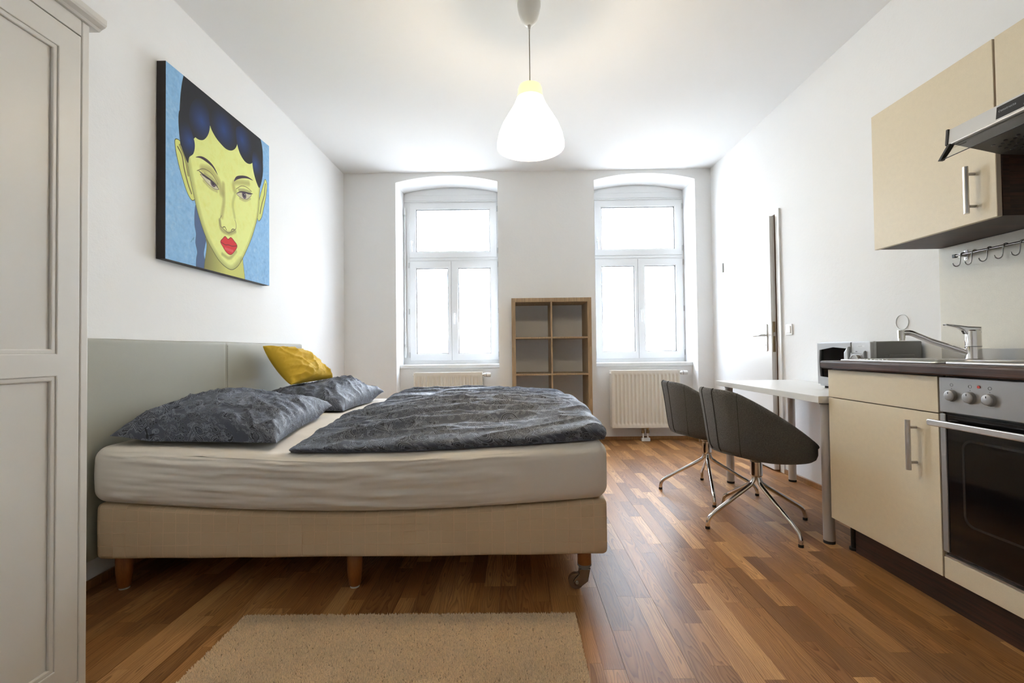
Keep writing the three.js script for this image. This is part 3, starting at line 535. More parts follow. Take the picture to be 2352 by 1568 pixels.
// ---------------------------------------------------------------- painting
{
  const p = thing('painting', 'square canvas painting of a yellow face with black hair and red lips', 'painting', [XL, 1.452, -2.765]);
  const y0 = 1.452, y1 = 2.455, z0 = -3.252, z1 = -2.278, xf = -1.748;
  part('canvas_edge', bx(XL + 0.001, xf, y0, y1, z0, z1, 0.002), std(lin(0.018, 0.014, 0.016), 0.6), p);
  const art = paint(1024, 1024, (g, W) => {
    const P = (pts) => pts.map(([a, b]) => [a * W, b * W]);
    const curve = (pts, close = true) => { const q = P(pts), n = q.length; g.beginPath(); const c = new THREE.CatmullRomCurve3(q.map(([x, y]) => V(x, y, 0)), close); for (const v of c.getPoints(n * 14)) g.lineTo(v.x, v.y); if (close) g.closePath(); };
    const fill = (pts, c, line, w = 3) => { curve(pts); g.fillStyle = c; g.fill(); if (line) { g.strokeStyle = line; g.lineWidth = w; g.stroke(); } };
    const stroke = (pts, c, w) => { curve(pts, false); g.strokeStyle = c; g.lineWidth = w; g.lineCap = 'round'; g.stroke(); };
    g.fillStyle = '#8dbde6'; g.fillRect(0, 0, W, W);
    for (let i = 0; i < 5000; i++) { g.fillStyle = rnd() < 0.5 ? 'rgba(255,255,255,0.05)' : 'rgba(60,110,170,0.05)'; g.beginPath(); g.ellipse(rnd() * W, rnd() * W, rr(4, 26), rr(3, 12), rnd() * 3, 0, 7); g.fill(); }
    // plait behind the neck
    fill([[0.225, 0.66], [0.25, 0.68], [0.285, 0.77], [0.312, 0.83], [0.300, 0.88], [0.293, 0.92], [0.305, 0.96], [0.290, 1.02], [0.235, 1.02], [0.228, 0.96], [0.236, 0.92], [0.222, 0.87], [0.226, 0.82], [0.214, 0.77]], '#4c6288');
    // neck
    fill([[0.31, 0.80], [0.318, 0.86], [0.306, 1.05], [0.5, 1.08], [0.686, 1.05], [0.676, 0.90], [0.66, 0.84], [0.5, 0.75]], '#cfd071', '#6d6a3c', 3);
    const nk = g.createLinearGradient(0.30 * W, 0, 0.50 * W, 0); nk.addColorStop(0, 'rgba(70,60,40,0.55)'); nk.addColorStop(1, 'rgba(70,60,40,0)');
    fill([[0.31, 0.80], [0.318, 0.86], [0.306, 1.05], [0.45, 1.05], [0.50, 0.97], [0.40, 0.90]], nk);
    // ears
    const earL = [[0.068, 0.368], [0.10, 0.362], [0.135, 0.40], [0.165, 0.45], [0.19, 0.56], [0.218, 0.63], [0.195, 0.645], [0.165, 0.625], [0.125, 0.56], [0.085, 0.47], [0.066, 0.40]];
    fill(earL, '#d9de7e', '#4f4a2c', 4); stroke([[0.085, 0.40], [0.115, 0.43], [0.135, 0.50], [0.165, 0.57], [0.19, 0.61]], 'rgba(90,75,45,0.8)', 9); stroke([[0.10, 0.385], [0.14, 0.44], [0.165, 0.52]], 'rgba(110,95,55,0.6)', 14);
    const earR = [[0.925, 0.30], [0.948, 0.258], [0.968, 0.275], [0.96, 0.36], [0.925, 0.47], [0.895, 0.545], [0.862, 0.575], [0.845, 0.56], [0.862, 0.45]];
    fill(earR, '#d9de7e', '#4f4a2c', 4); stroke([[0.948, 0.29], [0.935, 0.37], [0.905, 0.44], [0.878, 0.52]], 'rgba(90,75,45,0.75)', 9);
    // face
    const face = [[0.155, 0.40], [0.17, 0.50], [0.215, 0.63], [0.242, 0.70], [0.306, 0.812], [0.37, 0.88], [0.431, 0.93], [0.50, 0.958], [0.555, 0.962], [0.61, 0.935], [0.657, 0.887], [0.72, 0.80], [0.771, 0.719], [0.82, 0.62], [0.85, 0.54], [0.868, 0.42], [0.875, 0.30], [0.80, 0.14], [0.60, 0.08], [0.35, 0.10], [0.2, 0.22]];
    fill(face, '#e6ec92', '#5b5836', 4);
    g.save(); curve(face); g.clip();
    for (let i = 0; i < 1600; i++) { g.fillStyle = rnd() < 0.5 ? 'rgba(246,246,150,0.07)' : 'rgba(205,205,95,0.07)'; g.beginPath(); g.ellipse(rnd() * W, rnd() * W, rr(6, 30), rr(5, 22), rnd() * 3, 0, 7); g.fill(); }
    const soft = (pts, c, w) => { for (let k = 0; k < 7; k++) stroke(pts, c, w * (1 - k / 8)); };
    soft([[0.15, 0.42], [0.215, 0.63], [0.306, 0.812], [0.431, 0.93], [0.55, 0.965], [0.657, 0.89]], 'rgba(110,100,50,0.06)', 70);
    soft([[0.88, 0.35], [0.85, 0.55], [0.771, 0.72], [0.66, 0.89]], 'rgba(110,100,50,0.05)', 50);
    soft([[0.28, 0.44], [0.35, 0.425], [0.42, 0.46], [0.455, 0.52]], 'rgba(120,105,55,0.07)', 60);
    soft([[0.58, 0.46], [0.575, 0.42], [0.64, 0.39], [0.74, 0.36]], 'rgba(120,105,55,0.06)', 46);
    soft([[0.47, 0.46], [0.475, 0.56], [0.455, 0.66]], 'rgba(120,105,55,0.06)', 42);
    soft([[0.60, 0.46], [0.565, 0.55], [0.585, 0.63]], 'rgba(120,105,55,0.045)', 34);
    soft([[0.435, 0.69], [0.45, 0.735], [0.52, 0.745], [0.59, 0.715]], 'rgba(90,75,45,0.07)', 34);
    soft([[0.46, 0.885], [0.53, 0.895], [0.60, 0.84]], 'rgba(110,95,50,0.06)', 30);
    g.restore();
    // nose
    stroke([[0.452, 0.655], [0.436, 0.685], [0.442, 0.72], [0.465, 0.728], [0.492, 0.738], [0.52, 0.742], [0.548, 0.73], [0.575, 0.715], [0.598, 0.695], [0.600, 0.67], [0.588, 0.645]], 'rgba(80,70,45,0.75)', 4);
    stroke([[0.465, 0.722], [0.485, 0.715], [0.50, 0.73]], 'rgba(60,50,35,0.8)', 5); stroke([[0.548, 0.722], [0.562, 0.708], [0.58, 0.706]], 'rgba(60,50,35,0.8)', 5);
    // brows, eyes
    fill([[0.223, 0.398], [0.27, 0.374], [0.33, 0.372], [0.385, 0.392], [0.415, 0.425], [0.37, 0.398], [0.31, 0.388], [0.26, 0.388]], '#3b2a3a');
    fill([[0.577, 0.405], [0.60, 0.368], [0.66, 0.338], [0.73, 0.320], [0.792, 0.322], [0.73, 0.332], [0.665, 0.354], [0.61, 0.382]], '#3b2a3a');
    stroke([[0.235, 0.468], [0.29, 0.437], [0.36, 0.438], [0.42, 0.478]], 'rgba(90,75,50,0.8)', 4); stroke([[0.60, 0.445], [0.66, 0.405], [0.72, 0.394], [0.775, 0.402]], 'rgba(90,75,50,0.8)', 4);
    const eyeL = [[0.262, 0.478], [0.30, 0.478], [0.355, 0.482], [0.40, 0.492], [0.425, 0.506], [0.395, 0.517], [0.345, 0.513], [0.295, 0.496]], eyeR = [[0.607, 0.474], [0.64, 0.450], [0.69, 0.436], [0.74, 0.428], [0.772, 0.426], [0.750, 0.450], [0.715, 0.474], [0.66, 0.484]];
    for (const [eye, cx, cy] of [[eyeL, 0.374, 0.488], [eyeR, 0.688, 0.455]]) {
      curve(eye); g.fillStyle = '#cfc9a4'; g.fill(); g.save(); curve(eye); g.clip();
      g.beginPath(); g.ellipse(cx * W, cy * W, 25, 23, 0, 0, 7); g.fillStyle = '#5d4a58'; g.fill(); g.beginPath(); g.ellipse(cx * W, cy * W, 11, 11, 0, 0, 7); g.fillStyle = '#1c161c'; g.fill(); g.beginPath(); g.ellipse(cx * W + 6, cy * W - 5, 3.5, 3.5, 0, 0, 7); g.fillStyle = '#f2efe6'; g.fill(); g.restore();
      curve(eye); g.strokeStyle = 'rgba(60,40,55,0.75)'; g.lineWidth = 3; g.stroke();
    }
    fill([[0.245, 0.462], [0.30, 0.468], [0.355, 0.474], [0.40, 0.486], [0.43, 0.508], [0.40, 0.495], [0.355, 0.484], [0.30, 0.480]], '#3a2a38'); fill([[0.602, 0.474], [0.64, 0.446], [0.69, 0.430], [0.74, 0.421], [0.79, 0.412], [0.75, 0.430], [0.69, 0.440], [0.64, 0.455]], '#3a2a38'); soft([[0.30, 0.462], [0.36, 0.466], [0.41, 0.485]], 'rgba(90,75,60,0.07)', 26); soft([[0.63, 0.440], [0.69, 0.422], [0.76, 0.412]], 'rgba(90,75,60,0.07)', 24); soft([[0.29, 0.505], [0.35, 0.525], [0.41, 0.525]], 'rgba(100,85,60,0.05)', 22); soft([[0.64, 0.492], [0.70, 0.488], [0.76, 0.455]], 'rgba(100,85,60,0.05)', 20);
    // lips
    fill([[0.443, 0.815], [0.465, 0.79], [0.488, 0.772], [0.517, 0.782], [0.545, 0.765], [0.578, 0.778], [0.610, 0.802], [0.585, 0.84], [0.55, 0.868], [0.525, 0.872], [0.495, 0.862], [0.465, 0.838]], '#d8272b', '#7c1418', 4);
    stroke([[0.446, 0.815], [0.49, 0.822], [0.52, 0.816], [0.56, 0.815], [0.607, 0.803]], '#741216', 5);
    for (let i = 0; i < 14; i++) stroke([[0.488 + i * 0.006, 0.838], [0.489 + i * 0.006, 0.852]], 'rgba(255,190,190,0.5)', 2.5);
    // hair in scallops
    const hair = [[0.13, -0.02], [0.103, 0.10], [0.096, 0.22], [0.100, 0.36], [0.13, 0.405], [0.158, 0.45], [0.166, 0.425], [0.20, 0.385], [0.214, 0.335], [0.20, 0.283]];
    const lock = (pts, c) => { curve(pts); const [x0, y0, r] = c; const gr = g.createRadialGradient(x0 * W, y0 * W, 4, x0 * W, y0 * W, r * W); gr.addColorStop(0, '#243f7c'); gr.addColorStop(0.45, '#1a2a52'); gr.addColorStop(1, '#18191f'); g.fillStyle = gr; g.fill(); };
    g.fillStyle = '#17181f'; g.beginPath(); g.moveTo(0.128 * W, 0); g.bezierCurveTo(0.095 * W, 0.1 * W, 0.09 * W, 0.3 * W, 0.105 * W, 0.38 * W); g.lineTo(0.16 * W, 0.44 * W); g.lineTo(0.21 * W, 0.30 * W); g.lineTo(0.345 * W, 0.165 * W); g.lineTo(0.61 * W, 0.15 * W); g.lineTo(0.78 * W, 0.2 * W); g.lineTo(0.865 * W, 0.335 * W); g.bezierCurveTo(0.93 * W, 0.2 * W, 0.93 * W, 0.06 * W, 0.885 * W, 0); g.closePath(); g.fill();
    lock([[0.10, 0.20], [0.102, 0.36], [0.14, 0.43], [0.162, 0.455], [0.172, 0.42], [0.205, 0.385], [0.216, 0.33], [0.19, 0.27], [0.15, 0.22]], [0.175, 0.33, 0.10]);
    lock([[0.17, 0.20], [0.198, 0.275], [0.235, 0.29], [0.285, 0.275], [0.328, 0.225], [0.345, 0.165], [0.335, 0.09], [0.27, 0.05], [0.20, 0.10]], [0.275, 0.175, 0.13]);
    lock([[0.35, 0.05], [0.348, 0.165], [0.39, 0.205], [0.44, 0.225], [0.50, 0.235], [0.555, 0.22], [0.60, 0.18], [0.615, 0.13], [0.58, 0.04], [0.46, 0.0]], [0.475, 0.13, 0.13]);
    lock([[0.60, 0.06], [0.612, 0.155], [0.645, 0.205], [0.70, 0.232], [0.755, 0.225], [0.79, 0.195], [0.80, 0.11], [0.75, 0.03], [0.66, 0.02]], [0.665, 0.105, 0.12]);
    lock([[0.79, 0.14], [0.785, 0.21], [0.805, 0.275], [0.84, 0.325], [0.868, 0.345], [0.905, 0.275], [0.918, 0.19], [0.90, 0.10], [0.84, 0.08]], [0.82, 0.20, 0.09]);
    stroke([[0.32, 0.60 + 0.0], [0.322, 0.601]], 'rgba(0,0,0,0)', 1); stroke([[0.185, 0.875], [0.21, 0.845], [0.205, 0.86]], 'rgba(70,110,150,0.5)', 4);
  });
  const face = new THREE.PlaneGeometry(z1 - z0 - 0.002, y1 - y0 - 0.002); face.rotateY(PI / 2).translate(xf + 0.0008, (y0 + y1) / 2, (z0 + z1) / 2);
  part('canvas_print', face, std(lin(1, 1, 1), 0.8, { map: art, bumpMap: rep(clothT, 0.05), bumpScale: 0.0002 }), p);
}
// ---------------------------------------------------------------- wardrobe
{
  const xf = -1.262, z0 = -1.348, z1 = -0.22, w = thing('wardrobe', 'tall white painted wardrobe with panelled doors and a cornice', 'wardrobe', [-1.52, 0, -0.78]);
  const s0 = -z1, s1 = -z0;
  part('body', join(bx(XL + 0.01, xf - 0.02, 0.03, 1.955, z0 + 0.022, z1 - 0.022), bx(XL + 0.004, xf, 0, 1.957, z0, z0 + 0.025, 0.004), bx(XL + 0.004, xf, 0, 1.957, z1 - 0.025, z1, 0.004), bx(xf - 0.03, xf - 0.001, 0.0, 0.042, z0 + 0.025, z1 - 0.025)), M.wardrobe, w);
  part('top_rail', bx(xf - 0.02, xf - 0.001, 1.910, 1.957, z0 + 0.0255, z1 - 0.0255, 0.002), M.wardrobe, w);
  const corn = poly([[xf - 0.10, 1.957], [xf + 0.006, 1.957], [xf + 0.012, 1.963], [xf + 0.024, 1.970], [xf + 0.028, 1.976], [xf + 0.028, 1.992], [xf - 0.10, 1.992]]);
  part('cornice', join(extZ(corn, z0 - 0.026, z1 + 0.026, 0), bx(XL + 0.002, xf - 0.09, 1.957, 1.992, z0 - 0.026, z1 + 0.026, 0.004)), M.wardrobe, w);
  const mid = (s0 + s1) / 2;
  for (const [a, b] of [[s0 + 0.027, mid - 0.0015], [mid + 0.0015, s1 - 0.0275]]) {
    const d = part('door', extX(rect(a, b, 0.046, 1.906, [[a + 0.066, b - 0.066, 0.115, 0.917], [a + 0.066, b - 0.066, 0.979, 1.836]]), xf - 0.019, xf, 0.0025), M.wardrobe, w);
    for (const [y0, y1] of [[0.115, 0.917], [0.979, 1.836]]) {
      part('panel', bx(xf - 0.017, xf - 0.010, y0 - 0.002, y1 + 0.002, -b + 0.064, -a - 0.064), M.wardrobe, d);
      part('moulding', extX(rect(a + 0.064, b - 0.064, y0 - 0.002, y1 + 0.002, [[a + 0.079, b - 0.079, y0 + 0.013, y1 - 0.013]]), xf - 0.012, xf - 0.003, 0.0035), M.wardrobe, d);
    }
    const kz = a === s0 + 0.027 ? -b + 0.03 : -a - 0.03;
    part('knob', lathe([[0, 0.026], [0.010, 0.025], [0.014, 0.019], [0.011, 0.012], [0.006, 0.008], [0.007, 0]], [0, 0, 0], 20).rotateZ(-PI / 2).translate(xf, 0.95, kz), M.satin, d);
  }
}
// ---------------------------------------------------------------- open shelf between the windows
{
  const x0 = -0.034, x1 = 0.735, z0 = ZB + 0.016, z1 = -4.413, h = 1.473, s = thing('shelf_unit', 'open oak effect cube shelf standing between the two windows, empty', 'shelf', [(x0 + x1) / 2, 0, (z0 + z1) / 2]);
  const F = 0.039, B = 0.016, ih = (h - 2 * F - 3 * B) / 4, xm = (x0 + x1) / 2;
  part('top_board', bx(x0, x1, h - F, h, z0, z1, 0.0015), M.shelf, s);
  part('bottom_board', bx(x0, x1, 0, F, z0, z1, 0.0015), M.shelf, s);
  for (const [a, b] of [[x0, x0 + F], [x1 - F, x1]]) part('side_board', bx(a, b, F, h - F, z0, z1, 0.0015), M.shelf, s);
  for (let i = 0; i < 4; i++) { const y = F + i * (ih + B); part('divider', bx(xm - B / 2, xm + B / 2, y, y + ih, z0 + 0.002, z1 - 0.004, 0.001), M.shelf, s); if (i < 3) part('shelf_board', bx(x0 + F, x1 - F, y + ih, y + ih + B, z0 + 0.002, z1 - 0.004, 0.001), M.shelf, s); }
}
// ---------------------------------------------------------------- radiators
function radiator(x0, x1, label) {
  const y0 = 0.145, y1 = 0.742, z0 = ZN + 0.03, z1 = ZN + 0.128, r = thing('radiator', label, 'radiator', [(x0 + x1) / 2, y0, (z0 + z1) / 2], 'radiators under the windows');
  const n = 17, seg = n * 8, pos = [], idx = [], rows = [0, 0.02, 0.035, 0.045, 0.06, 0.3, 0.5, 0.537, 0.552, 0.562, 0.577, y1 - y0], pitch = (x1 - x0 - 0.036) / n;
  rows.forEach((dy) => { for (let i = 0; i <= seg; i++) { const x = x0 + 0.018 + (x1 - x0 - 0.036) * i / seg, t = per(i / 8 + 0.0, 1), on = sst(0.03, 0.055, dy) * sst(0.567, 0.542, dy); pos.push(x, y0 + dy, z1 - 0.011 * on * (0.5 - 0.5 * Math.cos(2 * PI * t) > 0.62 ? 1 : sst(0.15, 0.62, 0.5 - 0.5 * Math.cos(2 * PI * t)))); } });
  const N = seg + 1; for (let j = 0; j < rows.length - 1; j++) for (let i = 0; i < seg; i++) { const k = j * N + i; idx.push(k, k + 1, k + N, k + 1, k + N + 1, k + N); }
  const g = new THREE.BufferGeometry(); g.setAttribute('position', new THREE.Float32BufferAttribute(pos, 3)); g.setIndex(idx); g.computeVertexNormals();
  part('panel', join(flat(g), bx(x0 + 0.002, x0 + 0.0185, y0, y1, z1 - 0.016, z1 - 0.0002, 0.003), bx(x1 - 0.0185, x1 - 0.002, y0, y1, z1 - 0.016, z1 - 0.0002, 0.003), bx(x0 + 0.016, x1 - 0.016, y0, y1, z1 - 0.0162, z1 - 0.0125)), M.radiator, r);
  part('back_panel', bx(x0 + 0.01, x1 - 0.01, y0 + 0.01, y1 - 0.01, z0, z0 + 0.012, 0.003), M.radiator, r);
  for (const x of [x0, x1 - 0.003]) part('side_cover', bx(x, x + 0.003, y0 + 0.008, y1 + 0.002, z0, z1 - 0.004, 0.001), M.radiator, r);
  const gr = [bx(x0, x1, y1 - 0.002, y1 + 0.006, z1 - 0.014, z1 - 0.002, 0.002), bx(x0, x1, y1 - 0.002, y1 + 0.006, z0, z0 + 0.010, 0.002)];
  for (let x = x0 + 0.006; x < x1 - 0.006; x += 0.0125) gr.push(bx(x, x + 0.006, y1, y1 + 0.004, z0 + 0.009, z1 - 0.013));
  part('grille', join(gr), M.radiator, r);
  const ty = y1 - 0.026, tz = (z0 + z1) / 2 + 0.01;
  part('valve', join(cyl([x1, ty, tz], [x1 + 0.016, ty, tz], 0.011), cyl([x1 + 0.014, ty, tz], [x1 + 0.024, ty, tz], 0.016)), M.steel, r);
  part('thermostat', join(cyl([x1 + 0.022, ty, tz], [x1 + 0.04, ty, tz], 0.022, 0.021), cyl([x1 + 0.046, ty, tz], [x1 + 0.088, ty, tz], 0.024, 0.021)), M.plastic, r);
  part('scale_ring', cyl([x1 + 0.04, ty, tz], [x1 + 0.046, ty, tz], 0.0205), M.greyPaint, r);
  part('vent_plug', cyl([x0 - 0.012, ty, tz], [x0, ty, tz], 0.009), M.plastic, r);
  const pm = (x0 + x1) / 2, px = [pm - 0.025, pm + 0.025], pz = z0 + 0.05;
  part('valve_block', join(...px.map((x) => [cyl([x, y0 - 0.045, pz], [x, y0 + 0.005, pz], 0.013), cyl([x, y0 - 0.038, pz - 0.02], [x, y0 - 0.038, pz + 0.024], 0.012), cyl([x, y0 - 0.062, pz], [x, y0 - 0.045, pz], 0.017)]), bx(px[0], px[1], y0 - 0.016, y0 - 0.002, pz - 0.008, pz + 0.008, 0.002)), M.brass, r);
  for (const x of px) part('pipe', cyl([x, 0.03, pz], [x, y0 - 0.06, pz], 0.009), M.plastic, r);
  part('pipe_cover', bx(pm - 0.045, pm + 0.045, 0.0, 0.034, pz - 0.018, pz + 0.022, 0.004), M.frame, r);
  for (const x of [x0 + 0.12, x1 - 0.12]) part('wall_bracket', bx(x - 0.015, x + 0.015, y0 + 0.05, y1 - 0.05, ZN, z0 + 0.004), M.radiator, r);
}
radiator(-1.075, -0.352, 'cream panel radiator half hidden behind the bed');
radiator(1.003, 1.722, 'cream panel radiator behind the grey chairs');

// ---------------------------------------------------------------- pendant lamp
{
  const X = 0.095, Z = -2.45, l = thing('pendant_lamp', 'white bell shaped pendant lamp glowing on a thin cord', 'lamp', [X, H, Z]);
  part('ceiling_cup', lathe([[0, 2.725], [0.012, 2.725], [0.026, 2.732], [0.044, 2.755], [0.056, 2.79], [0.063, 2.83], [0.063, 2.846], [0.058, 2.8545], [0, 2.8545]], [X, 0, Z]), M.plastic, l);
  part('cord_grip', cyl([X, 2.70, Z], [X, 2.727, Z], 0.006, 0.010), M.plastic, l);
  part('cord', cyl([X, 2.39, Z], [X, 2.70, Z], 0.0028), std(lin(0.45, 0.42, 0.36), 0.6), l);
  const glow = phy(lin(0.86, 0.84, 0.78), 0.5, { emissive: lin(1.0, 0.93, 0.74), emissiveIntensity: 1.5, side: THREE.DoubleSide });
  part('shade', lathe([[0.068, 2.325], [0.084, 2.285], [0.114, 2.235], [0.146, 2.18], [0.166, 2.13], [0.1765, 2.085], [0.177, 2.06], [0.1805, 2.06], [0.180, 2.085], [0.170, 2.13], [0.150, 2.18], [0.118, 2.235], [0.088, 2.285], [0.072, 2.325]], [X, 0, Z], 64), glow, l, 'frosted white lamp shade');
  part('shade_neck', lathe([[0.010, 2.390], [0.05, 2.388], [0.061, 2.375], [0.063, 2.35], [0.068, 2.325], [0.072, 2.325], [0.067, 2.35], [0.065, 2.375], [0.058, 2.392], [0.040, 2.398], [0.010, 2.395]].reverse(), [X, 0, Z], 64), phy(lin(0.86, 0.84, 0.70), 0.5, { emissive: lin(1.0, 0.90, 0.42), emissiveIntensity: 0.35 }), l, 'yellowish neck of the lamp shade');
  part('lamp_holder', cyl([X, 2.33, Z], [X, 2.392, Z], 0.019), M.plastic, l);
  part('bulb', lathe([[0, 2.20], [0.022, 2.205], [0.031, 2.225], [0.030, 2.25], [0.018, 2.285], [0.0135, 2.33], [0, 2.33]], [X, 0, Z], 24), phy(lin(0.9, 0.88, 0.8), 0.4, { emissive: lin(1.0, 0.86, 0.6), emissiveIntensity: 3.0 }), l);
  const pl = new THREE.PointLight(new THREE.Color().setRGB(1.0, 0.80, 0.55), 0.5); pl.name = 'pendant_bulb'; pl.position.set(X, 2.24, Z); pl.castShadow = true; pl.shadow.radius = 1.5; scene.add(pl);
}
// ---------------------------------------------------------------- table
const TY = 0.732;
{
  const x0 = 1.478, x1 = 2.058, z0 = -3.415, z1 = -2.262, t = thing('table', 'white rectangular table with grey tube legs against the wall', 'table', [(x0 + x1) / 2, 0, (z0 + z1) / 2]);
  part('table_top', bx(x0, x1, TY - 0.034, TY, z0, z1, 0.0015), M.tableTop, t);
  for (const [x, z] of [[1.549, -2.312], [1.544, -3.346], [2.0, -3.365], [2.0, -2.312]]) {
    const l = part('leg', cyl([x, 0.014, z], [x, TY - 0.044, z], 0.0255, 0.0255, 32), M.tableLeg, t);
    part('leg_plate', join(cyl([x, TY - 0.046, z], [x, TY - 0.034, z], 0.030), bx(x - 0.05, x + 0.05, TY - 0.0375, TY - 0.034, z - 0.05, z + 0.05)), M.greyPaint, l);
    part('foot', cyl([x, 0, z], [x, 0.015, z], 0.0255), M.rubber, l);
  }
}
// ---------------------------------------------------------------- chairs
function makeChair(at, turnLegs, turnShell, label) {
  const c = thing('swivel_chair', label, 'chair', at, 'grey tub chairs at the table');
  const sp = (t, n) => Math.sign(t) * Math.pow(Math.abs(t), 2 / n);
  const a = 0.285, b = 0.268, nE = 2.25, N = 96;
  const rim = (x) => { const t = clamp((x + 0.285) / 0.575, 0, 1), d = t < 0.14 ? t * t / 0.28 : t - 0.07; return 0.755 - 0.352 * d; };
  const plan = (f) => [a * sp(Math.cos(f), nE) * (Math.cos(f) > 0 ? 1.08 : 1), b * sp(Math.sin(f), nE) * (Math.cos(f) > 0 ? 1 - 0.10 * Math.pow(Math.max(0, Math.cos(f)), 2) : 1)];
  const SEAT = 0.425;
  const rings = [[0.02, () => 0.372], [0.45, () => 0.370], [0.70, () => 0.374], [0.795, () => 0.384], [0.84, () => 0.404], [0.865, (T) => lerp(0.404, T, 0.2)], [0.905, (T) => lerp(0.404, T, 0.45)], [0.955, (T) => lerp(0.404, T, 0.75)], [0.985, (T) => Math.max(T - 0.034, lerp(0.404, T, 0.82))], [0.99, (T) => Math.max(T - 0.018, lerp(0.404, T, 0.92))], [0.975, (T) => T - 0.005], [0.948, (T) => T], [0.912, (T) => T - 0.002], [0.885, (T) => T - 0.013], [0.868, (T) => Math.max(SEAT - 0.012, Math.min(T - 0.03, lerp(SEAT, T, 0.8)))], [0.835, (T) => Math.max(SEAT - 0.014, lerp(SEAT, T, 0.35))], [0.80, () => SEAT - 0.016], [0.785, () => SEAT - 0.010], [0.74, () => SEAT], [0.45, () => SEAT + 0.012], [0.02, () => SEAT + 0.014]];
  const shellAt = (f, k) => { const [x, z] = plan(f), T = rim(x), [s0, y] = rings[k], s = k > 1 && k < 9 ? lerp(s0, Math.max(s0, k < 3 ? 0.90 : k < 4 ? 0.945 : 0.97), sst(-0.05, 0.25, x)) : s0; return [x * s, y(T) + (k < 5 ? 0.035 * sst(0.02, -0.27, x * s) : 0), z * s]; };
  const grid = (k0, k1) => {
    const pos = [], uv = [], idx = [], W = N + 1;
    for (let k = k0; k <= k1; k++) for (let i = 0; i <= N; i++) { const f = i / N * 2 * PI, p = shellAt(f, k); pos.push(...p); uv.push(i / N * 1.7, p[1] + (k > 11 ? 0.5 : 0) + rings[k][0] * 0.3); }
    for (let k = 0; k < k1 - k0; k++) for (let i = 0; i < N; i++) { const q = k * W + i; idx.push(q, q + 1, q + W, q + 1, q + W + 1, q + W); }
    const g = new THREE.BufferGeometry(); g.setAttribute('position', new THREE.Float32BufferAttribute(pos, 3)); g.setAttribute('uv', new THREE.Float32BufferAttribute(uv, 2)); g.setIndex(idx);
    return smooth(g);
  };
  const put = (g, t) => g.rotateY(t).translate(...at);
  const shell = part('shell', put(grid(0, 16), turnShell), M.tweed, c);
  part('seat', put(grid(16, rings.length - 1), turnShell), M.tweed, c);
  const seamAt = (f, r) => tube([3, 4, 5, 6, 7, 8, 9, 10, 11].map((k) => { const p = shellAt(f, k); return [p[0] * 1.0, p[1], p[2] * 1.0]; }), r, 40, 6);
  for (const s of [1, -1]) { part('seam', put(seamAt(s * 2.98, 0.0036), turnShell), M.tweedDark, shell); part('seam', put(seamAt(s * 2.42, 0.0014), turnShell), M.tweedDark, shell); }
  part('column', put(join(cyl([0, 0.272, 0], [0, 0.345, 0], 0.031, 0.031, 32), cyl([0, 0.345, 0], [0, 0.374, 0], 0.026, 0.06, 32), cyl([0, 0.266, 0], [0, 0.272, 0], 0.028, 0.031, 32)), 0), M.chrome, c);
  for (let i = 0; i < 4; i++) {
    const l = part('leg', put(tube([[0.016, 0.285, 0], [0.017, 0.255, 0], [0.028, 0.228, 0], [0.055, 0.207, 0], [0.12, 0.168, 0], [0.20, 0.120, 0], [0.262, 0.082, 0], [0.289, 0.060, 0], [0.300, 0.036, 0], [0.302, 0.010, 0]], 0.0112, 60, 14), turnLegs + i * PI / 2), M.chrome, c);
    part('foot', put(cyl([0.302, 0, 0], [0.302, 0.014, 0], 0.0118), turnLegs + i * PI / 2), M.rubber, l);
  }
}
makeChair([1.323, 0, -2.56], 0.185, 0.10, 'grey upholstered tub swivel chair on chrome legs, next to the microwave end');
makeChair([1.287, 0, -3.13], -0.27, 0.02, 'grey upholstered tub swivel chair on chrome legs, next to the radiator');

